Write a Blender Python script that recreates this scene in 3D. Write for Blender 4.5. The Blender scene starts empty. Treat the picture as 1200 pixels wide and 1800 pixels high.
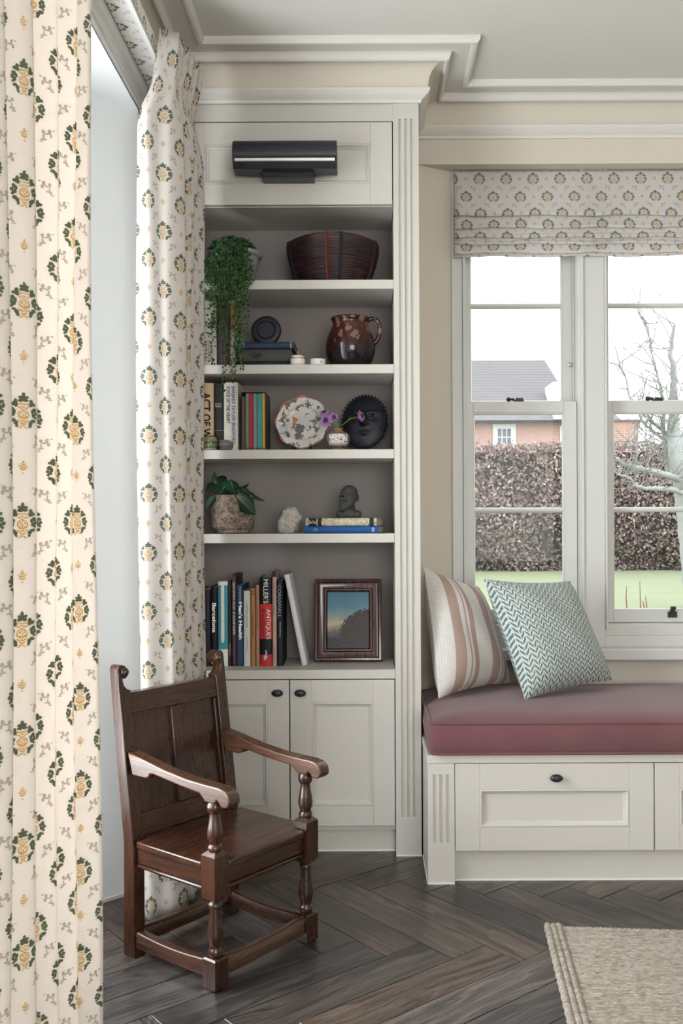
import bpy, bmesh, math, random
from mathutils import Matrix, Vector
random.seed(7)
scene = bpy.context.scene
C = scene.collection
R = math.radians

# ---------------------------------------------------------------- camera
F_PX, CX, HY, ZC, ROLL = 1692.0, 640.0, 908.0, 1.105, 0.0045   # focal length, vanishing point, eye height
cam_d = bpy.data.cameras.new('camera')
cam = bpy.data.objects.new('camera', cam_d)
C.objects.link(cam)
cam_d.sensor_fit = 'VERTICAL'
cam_d.sensor_height = 36.0
cam_d.lens = 36.0 * F_PX / 1800.0
cam_d.shift_x = -(CX - 600) / 1800.0
cam_d.shift_y = (HY - 900) / 1800.0
cam_d.clip_start = 0.05
cam_d.clip_end = 300
cam.matrix_world = Matrix.Translation((0, 0, ZC)) @ Matrix.Rotation(R(90), 4, 'X') @ Matrix.Rotation(-ROLL, 4, 'Z')
scene.camera = cam

# ---------------------------------------------------------------- world, daylight, exposure
world = bpy.data.worlds.new('overcast_sky')
scene.world = world
world.use_nodes = True
wb = world.node_tree.nodes['Background']
wb.inputs[0].default_value = (0.93, 0.965, 1.0, 1)
wb.inputs[1].default_value = 3.6

def area_light(name, loc, rot, sx, sy, power, col):
    d = bpy.data.lights.new(name, 'AREA')
    d.shape = 'RECTANGLE'; d.size = sx; d.size_y = sy; d.energy = power; d.color = col
    o = bpy.data.objects.new(name, d); C.objects.link(o)
    o.location = loc; o.rotation_euler = rot
    return o
# daylight through the french door; side and rear lamps are added fill, unseen
area_light('daylight_french_door', (-1.30, 1.94, 1.30), (0, R(-90), 0), 2.0, 1.3, 112, (0.945, 0.965, 1.0))
area_light('fill_lamp_side', (-1.15, -0.95, 1.45), (0, R(-90), 0), 1.7, 1.4, 48, (1.0, 0.95, 0.92))
area_light('fill_lamp_rear', (0.9, -2.55, 1.45), (R(90), 0, 0), 2.0, 1.7, 82, (1.0, 0.945, 0.905))
portal = area_light('sash_window_portal', (0.83, 3.72, 1.5), (R(-90), 0, 0), 1.0, 1.7, 1, (1, 1, 1))
portal.data.cycles.is_portal = True

vs = scene.view_settings
vs.view_transform = 'Standard'; vs.look = 'None'; vs.gamma = 1.0; vs.use_curve_mapping = False
vs.exposure = 0.0
scene.cycles.use_denoising = True
scene.cycles.max_bounces = 6
scene.cycles.diffuse_bounces = 3
scene.cycles.glossy_bounces = 3
scene.cycles.adaptive_threshold = 0.05
scene.cycles.adaptive_min_samples = 16
scene.cycles.transparent_max_bounces = 8

# ---------------------------------------------------------------- helpers
def at(px, py, Y):
    """point at depth Y seen at photograph pixel (px, py)"""
    x, y = px - 600, py - 900
    tx, ty = 600 + x - ROLL * y, 900 + y + ROLL * x
    return Vector(((tx - CX) * Y / F_PX, Y, ZC - (ty - HY) * Y / F_PX))
def ax(px, Y, py=900): return at(px, py, Y).x
def az(py, Y, px=640): return at(px, py, Y).z

PM = {}
def link(o, parent=None):
    C.objects.link(o)
    if parent is not None: o.parent = parent
    return o

class MB:
    """collects geometry for one mesh"""
    def __init__(s): s.v = []; s.f = []; s.uv = None; s.m = []
    def add(s, vs, fs, mi=0):
        b = len(s.v); s.v += [Vector(p) for p in vs]
        for f in fs: s.f.append([b + i for i in f]); s.m.append(mi)
        return s
    def box(s, x0, x1, y0, y1, z0, z1, M=None, mi=0):
        vs = [(x0,y0,z0),(x1,y0,z0),(x1,y1,z0),(x0,y1,z0),(x0,y0,z1),(x1,y0,z1),(x1,y1,z1),(x0,y1,z1)]
        if M is not None: vs = [M @ Vector(p) for p in vs]
        return s.add(vs, [(0,3,2,1),(4,5,6,7),(0,1,5,4),(1,2,6,5),(2,3,7,6),(3,0,4,7)], mi)
    def prism(s, poly, z0, z1, M=None, mi=0):
        """poly: list of (x,y), counter-clockwise, extruded in z; M maps to space"""
        n = len(poly)
        vs = [Vector((x,y,z0)) for x,y in poly] + [Vector((x,y,z1)) for x,y in poly]
        if M is not None: vs = [M @ p for p in vs]
        fs = [tuple(range(n-1,-1,-1)), tuple(range(n,2*n))] + [(i,(i+1)%n,n+(i+1)%n,n+i) for i in range(n)]
        return s.add(vs, fs, mi)
    def lathe(s, prof, seg=24, c=(0,0,0), M=None, sx=1, sy=1, mi=0, cap=True):
        vs = []; fs = []; n = len(prof)
        for r, z in prof:
            for k in range(seg):
                a = 2*math.pi*k/seg
                vs.append(Vector((c[0]+r*sx*math.cos(a), c[1]+r*sy*math.sin(a), c[2]+z)))
        if M is not None: vs = [M @ p for p in vs]
        for i in range(n-1):
            for k in range(seg):
                k2 = (k+1)%seg
                fs.append((i*seg+k, i*seg+k2, (i+1)*seg+k2, (i+1)*seg+k))
        if cap:
            if prof[0][0] > 1e-6: fs.append(tuple(range(seg-1,-1,-1)))
            if prof[-1][0] > 1e-6: fs.append(tuple(range((n-1)*seg, n*seg)))
        return s.add(vs, fs, mi)
    def tube(s, pts, rad, seg=8, mi=0, cap=True):
        pts = [Vector(p) for p in pts]; n = len(pts)
        if not hasattr(rad, '__len__'): rad = [rad]*n
        vs = []; fs = []; up = None
        for i, p in enumerate(pts):
            t = (pts[min(i+1,n-1)] - pts[max(i-1,0)]).normalized()
            if up is None:
                up = Vector((0,0,1)) if abs(t.z) < .9 else Vector((1,0,0))
            a = t.cross(up)
            if a.length < 1e-6: a = t.orthogonal()
            a.normalize(); b = a.cross(t).normalized(); up = b
            for k in range(seg):
                w = 2*math.pi*k/seg
                vs.append(p + (a*math.cos(w) + b*math.sin(w))*rad[i])
        for i in range(n-1):
            for k in range(seg):
                k2 = (k+1)%seg
                fs.append((i*seg+k, (i)*seg+k2, (i+1)*seg+k2, (i+1)*seg+k))
        if cap: fs += [tuple(range(seg-1,-1,-1)), tuple(range((n-1)*seg, n*seg))]
        return s.add(vs, fs, mi)
    def ball(s, c, r, seg=12, rings=8, M=None, mi=0):
        if not hasattr(r, '__len__'): r = (r,r,r)
        prof = [(max(math.sin(math.pi*i/rings),1e-4), -math.cos(math.pi*i/rings)) for i in range(rings+1)]
        T = Matrix.Translation(c) @ (M if M is not None else Matrix()) @ Matrix.Diagonal((r[0],r[1],r[2],1))
        return s.lathe(prof, seg, M=T, mi=mi)
    def loops(s, rect, prof, y, cap=True, back=None, mi=0):
        """rectangle (x0,x1,z0,z1) facing -Y; prof = [(inset, forward)]; mitred frame between the loops"""
        x0,x1,z0,z1 = rect; vs = []; fs = []
        for i, d in prof:
            vs += [(x0+i,y-d,z0+i),(x1-i,y-d,z0+i),(x1-i,y-d,z1-i),(x0+i,y-d,z1-i)]
        for k in range(len(prof)-1):
            for j in range(4):
                j2 = (j+1)%4
                fs.append((4*k+j, 4*k+j2, 4*k+4+j2, 4*k+4+j))
        n = 4*(len(prof)-1)
        if cap: fs.append((n,n+1,n+2,n+3))
        return s.add(vs, fs, mi)

def make_mesh(name, mb, mats, smooth=None):
    me = bpy.data.meshes.new(name)
    me.from_pydata([tuple(p) for p in mb.v], [], mb.f)
    for m in (mats if isinstance(mats, (list,tuple)) else [mats]):
        me.materials.append(MAT[m] if isinstance(m, str) else m)
    if any(mb.m): me.polygons.foreach_set('material_index', mb.m)
    if mb.uv is not None:
        ul = me.uv_layers.new(name='UVMap')
        li = [0]*len(me.loops); me.loops.foreach_get('vertex_index', li)
        flat = []
        for i in li: flat += [mb.uv[i][0], mb.uv[i][1]]
        ul.data.foreach_set('uv', flat)
    if smooth is not None:
        me.polygons.foreach_set('use_smooth', [True]*len(me.polygons))
        me.set_sharp_from_angle(angle=R(smooth))
    return me

def obj(name, mb, mats, parent=None, loc=None, smooth=35, bevel=0, seg=2, local=False, fix=False, solid=0):
    """ONE mesh object; geometry is authored in world space unless local=True"""
    if parent is not None:
        if not local:
            inv = PM.get(parent, Matrix()).inverted(); mb.v = [inv @ p for p in mb.v]
    elif loc is not None and not local:
        mb.v = [p - Vector(loc) for p in mb.v]
    me = make_mesh(name, mb, mats, smooth)
    if fix:
        bm = bmesh.new(); bm.from_mesh(me); bmesh.ops.recalc_face_normals(bm, faces=bm.faces); bm.to_mesh(me); bm.free()
    o = bpy.data.objects.new(name, me); link(o, parent)
    if parent is None:
        if loc is not None: o.location = loc
        PM[o] = Matrix.Translation(loc) if loc is not None else Matrix()
    else: PM[o] = PM.get(parent, Matrix())
    if bevel:
        b = o.modifiers.new('bevel', 'BEVEL'); b.width = bevel; b.segments = seg; b.limit_method = 'ANGLE'; b.angle_limit = R(30)
    if solid:
        b = o.modifiers.new('solidify', 'SOLIDIFY'); b.thickness = solid; b.offset = 0
    return o

def tag(o, label=None, cat=None, group=None, kind=None):
    if label: o['label'] = label
    if cat: o['category'] = cat
    if group: o['group'] = group
    if kind: o['kind'] = kind
    return o
def thing(name, label, cat, loc=(0,0,0), rotz=0, group=None, kind=None):
    o = bpy.data.objects.new(name, None); o.empty_display_size = .05; C.objects.link(o)
    o.location = loc; o.rotation_euler = (0,0,rotz)
    PM[o] = Matrix.Translation(loc) @ Matrix.Rotation(rotz, 4, 'Z')
    return tag(o, label, cat, group, kind)
def struct(name, mb, m, parent=None, **kw):
    o = obj(name, mb, m, parent, **kw)
    if parent is None: o['kind'] = 'structure'
    return o

TEXTS = []
def lettering(s, parent, M, w, h, mat, bold=0.0, name='lettering', stretch=True):
    """text fitted into w x h, centred on M (local to parent), read along M's x axis"""
    TEXTS.append((s, parent, M, w, h, mat, bold, name, stretch))
SPINE = Matrix(((0,1,0,0),(0,0,-1,0),(-1,0,0,0),(0,0,0,1)))      # top-to-bottom lettering facing -Y
FRONT = Matrix(((1,0,0,0),(0,0,-1,0),(0,1,0,0),(0,0,0,1)))       # upright lettering facing -Y

def smoothstep(a, b, x):
    t = max(0, min(1, (x-a)/(b-a))); return t*t*(3-2*t)
def spline(pts, n):
    """Catmull-Rom through pts, n samples per span"""
    out = []; P = [Vector(p) for p in pts]; m = len(P)
    for i in range(m-1):
        p0, p1, p2, p3 = P[max(i-1,0)], P[i], P[i+1], P[min(i+2,m-1)]
        for k in range(n):
            t = k/n
            out.append(.5*((2*p1)+(-p0+p2)*t+(2*p0-5*p1+4*p2-p3)*t*t+(-p0+3*p1-3*p2+p3)*t**3))
    out.append(P[-1]); return out

# ---------------------------------------------------------------- materials
MAT = {}
class N:
    def __init__(s, name):
        s.mat = bpy.data.materials.new(name); s.mat.use_nodes = True
        s.nt = s.mat.node_tree; s.nodes = s.nt.nodes; s.links = s.nt.links
        s.bsdf = s.nodes['Principled BSDF']; s.out = s.nodes['Material Output']; MAT[name] = s.mat
    def put(s, sock, v):
        if isinstance(v, bpy.types.NodeSocket): s.links.new(v, sock)
        elif v is not None:
            if hasattr(v, '__len__') and len(v) == 3 and sock.type == 'RGBA': v = (*v, 1)
            sock.default_value = v
    def n(s, t, ins=None, **kw):
        nd = s.nodes.new('ShaderNode' + t)
        for k, v in kw.items(): setattr(nd, k, v)
        for k, v in (ins or {}).items(): s.put(nd.inputs[k], v)
        return nd
    def m(s, op, a, b=None, c=None, clamp=False):
        nd = s.n('Math', operation=op, use_clamp=clamp)
        for i, v in enumerate((a, b, c)):
            if v is not None: s.put(nd.inputs[i], v)
        return nd.outputs[0]
    def v(s, op, a, b=None, c=None, sc=None):
        nd = s.n('VectorMath', operation=op)
        for i, x in enumerate((a, b, c)):
            if x is not None: s.put(nd.inputs[i], x)
        if sc is not None: s.put(nd.inputs['Scale'], sc)
        return nd.outputs['Value'] if op in ('LENGTH','DOT_PRODUCT','DISTANCE') else nd.outputs[0]
    def mix(s, f, a, b, blend='MIX'):
        nd = s.n('Mix', data_type='RGBA', blend_type=blend)
        s.put(nd.inputs[0], f); s.put(nd.inputs[6], a); s.put(nd.inputs[7], b)
        return nd.outputs[2]
    def ramp(s, f, stops, interp='LINEAR'):
        nd = s.n('ValToRGB'); cr = nd.color_ramp; cr.interpolation = interp
        while len(cr.elements) < len(stops): cr.elements.new(.5)
        for e, (p, c) in zip(cr.elements, stops):
            e.position = p; e.color = (*c, 1) if hasattr(c, '__len__') else (c,c,c,1)
        s.put(nd.inputs[0], f); return nd.outputs[0]
    def coord(s, kind='Object'): return s.n('TexCoord').outputs[kind]
    def map(s, vec, scale=(1,1,1), loc=(0,0,0), rot=(0,0,0)):
        return s.n('Mapping', {'Vector': vec, 'Scale': scale, 'Location': loc, 'Rotation': rot}).outputs[0]
    def noise(s, vec, scale, detail=3, rough=.5, dist=0, out=0):
        return s.n('TexNoise', {'Vector': vec, 'Scale': scale, 'Detail': detail, 'Roughness': rough, 'Distortion': dist}).outputs[out]
    def xyz(s, vec):
        nd = s.n('SeparateXYZ', {0: vec}); return nd.outputs[0], nd.outputs[1], nd.outputs[2]
    def vec(s, x=0, y=0, z=0): return s.n('CombineXYZ', {0: x, 1: y, 2: z}).outputs[0]
    def bump(s, h, strength=.2, dist=.01):
        return s.n('Bump', {'Height': h, 'Strength': strength, 'Distance': dist}).outputs[0]
    def set(s, col=None, rough=None, normal=None, metal=None, spec=None, **kw):
        b = s.bsdf.inputs
        for k, v in (('Base Color', col), ('Roughness', rough), ('Normal', normal), ('Metallic', metal), ('Specular IOR Level', spec)):
            if v is not None: s.put(b[k], v)
        for k, v in kw.items(): s.put(b[k.replace('_', ' ')], v)
        return s

def plain(name, col, rough=.5, var=.06, scale=12, bump=0, metal=0, spec=.4):
    n = N(name); co = n.coord()
    k = n.noise(co, scale, 4)
    c = n.mix(k, tuple(max(0, x*(1-var)) for x in col), tuple(min(1, x*(1+var)) for x in col))
    n.set(c, rough, metal=metal, spec=spec)
    if bump: n.set(normal=n.bump(n.noise(co, scale*12, 3), bump, .002))
    return n
plain('paint', (.565,.537,.492), .42, .02, 3, .03)
plain('taupe_back', (.225,.195,.181), .5, .02, 3, .03)  # back panel colour, darker than the other boards to deepen the shelf interiors
plain('wall_paint', (.615,.562,.478), .7, .025, 2, .06)
plain('white_paint', (.80,.82,.82), .5, .02, 3, .02)
plain('ceiling_paint', (.66,.635,.59), .8, .02, 2)
plain('window_paint', (.60,.595,.57), .38, .02, 3)
plain('black_metal', (.022,.024,.032), .33, .1, 8)
plain('bronze', (.035,.03,.03), .38, .2, 20, 0, .5)
plain('steel', (.5,.5,.5), .3, .05, 8, 0, 1)
plain('page', (.60,.53,.42), .8, .1, 40)
plain('white_ceramic', (.80,.79,.76), .18, .02, 5)
plain('gold', (.55,.36,.12), .3, .1, 20, 0, .9)
plain('dark_soil', (.02,.015,.012), .9, .3, 60)
plain('subfloor', (.012,.010,.009), .9)

g = N('glass')
fr = g.n('Fresnel', {'IOR': 1.45}).outputs[0]
tr = g.n('BsdfTransparent', {'Color': (.97,.985,.98,1)}).outputs[0]
gl = g.n('BsdfGlossy', {'Roughness': .02}).outputs[0]
g.links.new(g.n('MixShader', {0: g.m('MULTIPLY', fr, .15), 1: tr, 2: gl}).outputs[0], g.out.inputs[0])

def wood(name, axis, dark, light, rough=.3, sc=1.0, wear=(.30,.17,.09)):
    n = N(name); co = n.coord()
    s = [38*sc, 38*sc, 38*sc]; s[axis] = 2.6*sc
    st = [160*sc]*3; st[axis] = 5*sc
    a = n.noise(n.map(co, s), 1, 5, .6, 1.2)
    b = n.noise(n.map(co, st), 1, 3, .6)
    big = n.noise(co, 5, 2)
    f = n.m('ADD', n.m('MULTIPLY', a, .65), n.m('MULTIPLY', b, .35))
    c = n.ramp(f, [(.33, dark), (.52, tuple((p+q)/2 for p, q in zip(dark, light))), (.68, light)])
    c = n.mix(n.ramp(big, [(.45, 0.0), (.7, .35)]), c, wear)
    n.set(c, n.ramp(b, [(.3, rough+.12), (.7, rough-.05)]), n.bump(f, .25, .002), Coat_Weight=.35, Coat_Roughness=.16)
    return n
for i, nm in enumerate('xyz'):
    wood('oak_'+nm, i, (.008,.0035,.0025), (.060,.018,.0075), .24, wear=(.078,.027,.012))
    wood('oak_light_'+nm, i, (.022,.010,.006), (.110,.045,.023), .24, wear=(.15,.075,.045))

# smoked oak planks: UV runs along the plank in metres
n = N('smoked_oak'); uv = n.coord('UV'); rnd = n.n('ObjectInfo').outputs['Random']
off = n.vec(n.m('MULTIPLY', rnd, 37), n.m('MULTIPLY', rnd, 91), 0)
p = n.v('ADD', uv, off)
wv = n.noise(n.map(p, (1.6, 9, 1)), 1, 3, .5)
wp = n.v('ADD', n.map(p, (2.0, 58, 1)), n.vec(0, n.m('MULTIPLY', wv, 12), 0))
ring = n.noise(wp, 1.0, 5, .65, .8)
fine = n.noise(n.map(p, (9, 420, 1)), 1, 3, .6)
f = n.m('ADD', n.m('MULTIPLY', ring, .62), n.m('MULTIPLY', fine, .38))
c = n.ramp(f, [(.40, (.013,.009,.008)), (.5, (.060,.043,.034)), (.62, (.138,.102,.080))])
hs = n.n('HueSaturation', {'Hue': .5, 'Saturation': n.m('MULTIPLY_ADD', n.m('FRACT', n.m('MULTIPLY', rnd, 7.3)), 1.0, .35), 'Value': n.m('MULTIPLY_ADD', rnd, .75, .50), 'Fac': 1.0, 'Color': c}).outputs[0]
n.set(hs, n.ramp(f, [(.3, .40), (.7, .25)]), n.bump(f, .2, .0015), spec=.75)

# printed linen with urn-and-leaf sprigs: UV in metres
P_, Q_ = .0974, .160
def fabric(name, ground, trans_col, trans, fade=1.0):
    n = N(name); uv = n.coord('UV')
    wob = n.v('SUBTRACT', n.n('TexNoise', {'Vector': uv, 'Scale': 190, 'Detail': 2}).outputs[1], (.5,.5,.5))
    q = n.v('MULTIPLY_ADD', wob, (.0036,.0036,0), uv)
    u, v_, _ = n.xyz(q)
    a = n.m('DIVIDE', u, P_); b = n.m('MULTIPLY', v_, 2/Q_)
    bb = n.m('ADD', b, .5); row = n.m('FLOOR', bb)
    par = n.m('FLOORED_MODULO', row, 2)
    x = n.m('MULTIPLY', n.m('SUBTRACT', n.m('FRACT', n.m('ADD', n.m('MULTIPLY_ADD', par, .5, a), .5)), .5), P_*1000)
    y = n.m('MULTIPLY', n.m('SUBTRACT', n.m('FRACT', bb), .5), Q_/2*1000)
    axv = n.m('ABSOLUTE', x)
    pt = n.vec(axv, y, 0)
    def blobs(pt, L):
        r = None
        for cx, cy, rx, ry in L:
            d = n.v('LENGTH', n.v('MULTIPLY_ADD', pt, (1/rx, 1/ry, 0), (-cx/rx, -cy/ry, 0)))
            r = d if r is None else n.m('MINIMUM', r, d)
        return n.m('LESS_THAN', r, 1.0)
    green = blobs(pt, [(0,24.5,2.6,3.6),(4.2,21,3.4,2.2),(0,19,3,3),(3.6,16.4,4.2,2.4),(11.5,14,3.2,4.2),(15,11,4,2.6),(11,9.5,3.2,2.4),
                       (17,3.4,3.4,3),(13.4,.5,2.6,3.4),(19.4,-2,2.8,3),(15.4,-4.8,3.4,3),(18.4,-8,2.4,2),
                       (14.8,-13,4.2,2.6),(10.6,-16.2,3.2,3.4),(9.5,-20.6,2.6,2.2)])
    pv = n.vec(axv, n.m('MULTIPLY_ADD', axv, -.42, y), 0)
    chev = blobs(pv, [(0,10.4,4.4,1.1),(6.4,8.2,3.4,1.2),(0,6.6,3,1.1),(5.4,3.4,4.2,1.2),(0,2.6,2,1.0),(4.6,-15.6,4,1.2),(0,-18.8,5,1.6),(0,-14,1.6,1.2)])
    urn_o = blobs(pt, [(0,-4.4,8.6,7.2)]); urn_i = blobs(pt, [(0,-3.6,6.2,4.6)])
    curl = blobs(pt, [(3.2,-2.4,1.7,1.9),(0,-5.8,1.3,2.2),(3.4,-7.2,1.4,1.1),(0,-.4,1.0,1.3),(5,-23.6,3,.8),(2.2,-21.6,2.2,1.0)])
    gold = n.m('MAXIMUM', n.m('MAXIMUM', chev, curl), n.m('MULTIPLY', urn_o, n.m('SUBTRACT', 1.0, urn_i)))
    pc = n.vec(n.m('SUBTRACT', P_*500, axv), n.m('MULTIPLY_ADD', n.m('ABSOLUTE', n.m('SUBTRACT', P_*500, axv)), -.45, y), 0)
    small = blobs(pc, [(0,6.5,1.5,2),(0,2.6,4.6,1.2),(0,-1.2,7,1.4),(0,-4.8,6,1.3),(0,-9.4,1.6,1)])
    # grey sprigs half way between
    b2 = n.m('FRACT', b); a2 = n.m('MULTIPLY', a, 2)
    par2 = n.m('FLOORED_MODULO', n.m('ADD', n.m('FLOOR', b), n.m('FLOOR', a2)), 2)
    sg = n.m('MULTIPLY_ADD', par2, 2, -1)
    xs = n.m('MULTIPLY', n.m('MULTIPLY', n.m('SUBTRACT', n.m('FRACT', a2), .5), P_*500), sg)
    ys = n.m('MULTIPLY', n.m('SUBTRACT', b2, .5), Q_*500)
    sprig = blobs(n.vec(xs, ys, 0), [(-5.1,4.8,2.51,3.08),(4.0,6.6,2.64,3.08),(6.2,0.0,2.38,3.08),(-1.1,1.8,3.43,1.26),(2.6,2.9,2.9,1.26),(-4.8,-2.9,1.32,3.92),(-7.0,-7.7,2.51,1.96),(-2.9,-6.6,2.9,1.4),(10.3,9.0,2.11,1.12),(-8.4,-11.0,3.43,1.12)])
    var = n.noise(uv, 260, 2)
    cg = n.mix(var, (.075,.105,.065), (.17,.20,.115)); co_ = n.mix(var, (.48,.31,.085), (.66,.46,.17))
    lin = n.noise(n.map(uv, (60, 900, 1)), 1, 2)
    gr = n.mix(lin, tuple(c*.93 for c in ground), ground)
    c = n.mix(n.m('MULTIPLY', sprig, .62*fade), gr, (.30,.27,.20))
    c = n.mix(n.m('MULTIPLY', n.m('MAXIMUM', gold, small), .88*fade), c, co_)
    c = n.mix(n.m('MULTIPLY', green, .93*fade), c, cg)
    dif = n.n('BsdfDiffuse', {'Color': c, 'Normal': n.bump(lin, .15, .001)}).outputs[0]
    tc = n.mix(1.0, c, trans_col, 'MULTIPLY')
    trn = n.n('BsdfTranslucent', {'Color': tc}).outputs[0]
    n.links.new(n.n('MixShader', {0: trans, 1: dif, 2: trn}).outputs[0], n.out.inputs[0])
    return n
fabric('curtain_linen', (.80,.763,.735), (1.0,.955,.90), .44)
fabric('blind_linen', (.80,.76,.72), (.86,.88,.95), .40, .85)
fabric('lath_linen', (.84,.81,.79), (1,1,1), .05)

# ================================================================ THE SETTING
XL, YB, YF, ZCE = -0.665, 3.43, 3.13, 2.58        # left wall, back wall, bookcase front, ceiling
XR, YR = 3.0, -2.1                                 # right and rear walls
BX0, BX1 = -0.660, 0.182                           # bookcase outer sides

# ---- floor: herringbone planks, each one an object
sub = MB().box(-.98, XR+.1, YR-.1, 3.74, -.05, -.0165)
floor = struct('floor', sub, 'subfloor')
def clip(poly, fn):
    out = []
    for i in range(len(poly)):
        a, b = poly[i], poly[(i+1) % len(poly)]; fa, fb = fn(a), fn(b)
        if fa >= 0: out.append(a)
        if (fa >= 0) != (fb >= 0):
            t = fa/(fa-fb); out.append((a[0]+(b[0]-a[0])*t, a[1]+(b[1]-a[1])*t))
    return out
W_, N_ = .118, 5
e1 = Vector((math.cos(R(39.2)), math.sin(R(39.2)))); e2 = Vector((math.cos(R(-50.8)), math.sin(R(-50.8))))
O_ = Vector((.308, 2.478)) - W_*((N_+1)*e1 + e2)
planks = []
for k in range(-60, 60):
    for mm in range(-8, 9):
        for kind in (0, 1):
            s0 = 2*N_*mm
            if kind == 0: a0, a1, b0, b1 = k+s0, k+s0+N_, k, k+1
            else: a0, a1, b0, b1 = k+s0+N_, k+s0+N_+1, k+1-N_, k+1
            gp = .0011
            co = [(a0*W_+gp, b0*W_+gp), (a1*W_-gp, b0*W_+gp), (a1*W_-gp, b1*W_-gp), (a0*W_+gp, b1*W_-gp)]
            poly = [tuple(O_ + a*e1 + b*e2) for a, b in co]
            for fn in (lambda p: p[0]+.97, lambda p: XR-p[0], lambda p: p[1]-YR, lambda p: 3.42-p[1]):
                poly = clip(poly, fn)
                if len(poly) < 3: break
            if len(poly) < 3: continue
            c = Vector((sum(p[0] for p in poly)/len(poly), sum(p[1] for p in poly)/len(poly)))
            ar = abs(sum(poly[i-1][0]*poly[i][1]-poly[i][0]*poly[i-1][1] for i in range(len(poly))))/2
            if ar < .0006: continue
            planks.append(((c - Vector((.2, 2.45))).length, poly, kind))
planks.sort(key=lambda t: t[0])
rest = MB(); rest.uv = []
for i, (d, poly, kind) in enumerate(planks):
    if sum(poly[j-1][0]*poly[j][1]-poly[j][0]*poly[j-1][1] for j in range(len(poly))) < 0: poly = poly[::-1]
    c = Vector((sum(p[0] for p in poly)/len(poly), sum(p[1] for p in poly)/len(poly)))
    nn = len(poly); dz = random.uniform(-.0004, .0004); ins = []
    for p in poly:
        w = Vector(p); dd = (c - w); ins.append(w + dd.normalized()*.0016)
    vs = [Vector((p[0],p[1],-.016)) for p in poly] + [Vector((p[0],p[1],-.0013+dz)) for p in poly] + [Vector((p.x,p.y,dz)) for p in ins]
    fs = [(j,(j+1)%nn,nn+(j+1)%nn,nn+j) for j in range(nn)] + [(nn+j,nn+(j+1)%nn,2*nn+(j+1)%nn,2*nn+j) for j in range(nn)] + [tuple(range(2*nn,3*nn))]
    da, db = (e1, e2) if kind == 0 else (e2, e1)
    uv = [(Vector((p.x,p.y)).dot(da), Vector((p.x,p.y)).dot(db)) for p in vs]
    if i < 290:
        mb = MB().add(vs, fs); mb.uv = uv
        obj('plank', mb, 'smoked_oak', floor, smooth=None)
    else:
        rest.add(vs, fs); rest.uv += uv
if rest.v:
    o = obj('planks', rest, 'smoked_oak', floor, smooth=None); o['kind'] = 'stuff'

# ---- ceiling and walls
struct('ceiling', MB().box(-.98, XR+.1, YR-.1, 3.75, ZCE, ZCE+.1), 'ceiling_paint')
JF, JN, JW = 2.856, 1.02, .315                     # far / near jamb of the french door, wall thickness (splayed 45 degrees)
HD = 2.314
wl = MB()
wl.prism([(XL,JF),(XL,3.75),(XL-JW,3.75),(XL-JW,JF-JW)], 0, ZCE)
wl.prism([(XL,JN),(XL-JW,JN+JW),(XL-JW,-.2),(XL,-.2)][::-1], 0, ZCE)
wl.prism([(XL,JN),(XL,JF),(XL-JW,JF-JW),(XL-JW,JN+JW)], HD, ZCE)
wl.box(XL-JW, XL, -1.7, -.2, 0, .45); wl.box(XL-JW, XL, -1.7, -.2, 2.3, ZCE); wl.box(XL-JW, XL, YR-.1, -1.7, 0, ZCE)
struct('wall_left', wl, 'white_paint', fix=True, smooth=None)
AX0, AX1 = .186, 1.459                              # alcove
LZ = 2.359                                          # alcove soffit
WX0, WX1 = .327, 1.318
wb_ = MB()
wb_.box(-.98, AX0, YB, 3.75, 0, ZCE); wb_.box(AX1, XR+.1, YB, 3.75, 0, ZCE); wb_.box(AX0, AX1, YB, 3.75, LZ, ZCE)
wb_.prism([(AX0,YB),(WX0,3.51),(WX0,3.75),(AX0,3.75)], 0, LZ); wb_.prism([(WX1,3.51),(AX1,YB),(AX1,3.75),(WX1,3.75)], 0, LZ)
wb_.box(WX0, WX1, 3.515, 3.75, 0, .60)
struct('wall_back', wb_, 'wall_paint', fix=True, smooth=None)
struct('wall_right', MB().box(XR, XR+.1, YR-.1, 3.75, 0, ZCE), 'wall_paint')
wr = MB(); wr.box(-.98, -.1, YR-.1, YR, 0, ZCE); wr.box(1.9, XR, YR-.1, YR, 0, ZCE); wr.box(-.1, 1.9, YR-.1, YR, 0, .6); wr.box(-.1, 1.9, YR-.1, YR, 2.3, ZCE)
struct('wall_rear', wr, 'wall_paint')

# ---- plaster cornice, one sweep per wall with mitred corners
path = [(XL,YR),(XL,YF),(BX1,YF),(BX1,YB),(XR,YB),(XR,YR)]
prof = [(0,2.447),(.008,2.447),(.010,2.456),(.018,2.460),(.024,2.466),(.030,2.470),(.0355,2.478),(.0355,2.486),(.030,2.489),
        (.030,2.500),(.033,2.517),(.040,2.532),(.051,2.545),(.066,2.552),(.079,2.553),(.080,2.548),(.086,2.545),(.092,2.548),(.095,2.556),(.099,2.562),(.099,2.571),
        (.156,2.571),(.158,2.563),(.165,2.559),(.173,2.560),(.178,2.566),(.181,2.570),(.181,2.5805),(0,2.5805)]
def offset(i, p):
    P = [Vector(q) for q in path]; a = P[i]
    nrm = []
    for j in (i-1, i):
        if 0 <= j < len(P)-1:
            d = (P[j+1]-P[j]).normalized(); nrm.append(Vector((d.y, -d.x)))
    if len(nrm) == 1: return a + nrm[0]*p
    m_ = (nrm[0]+nrm[1]); m_ /= m_.length_squared/2
    return a + m_*p
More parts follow.
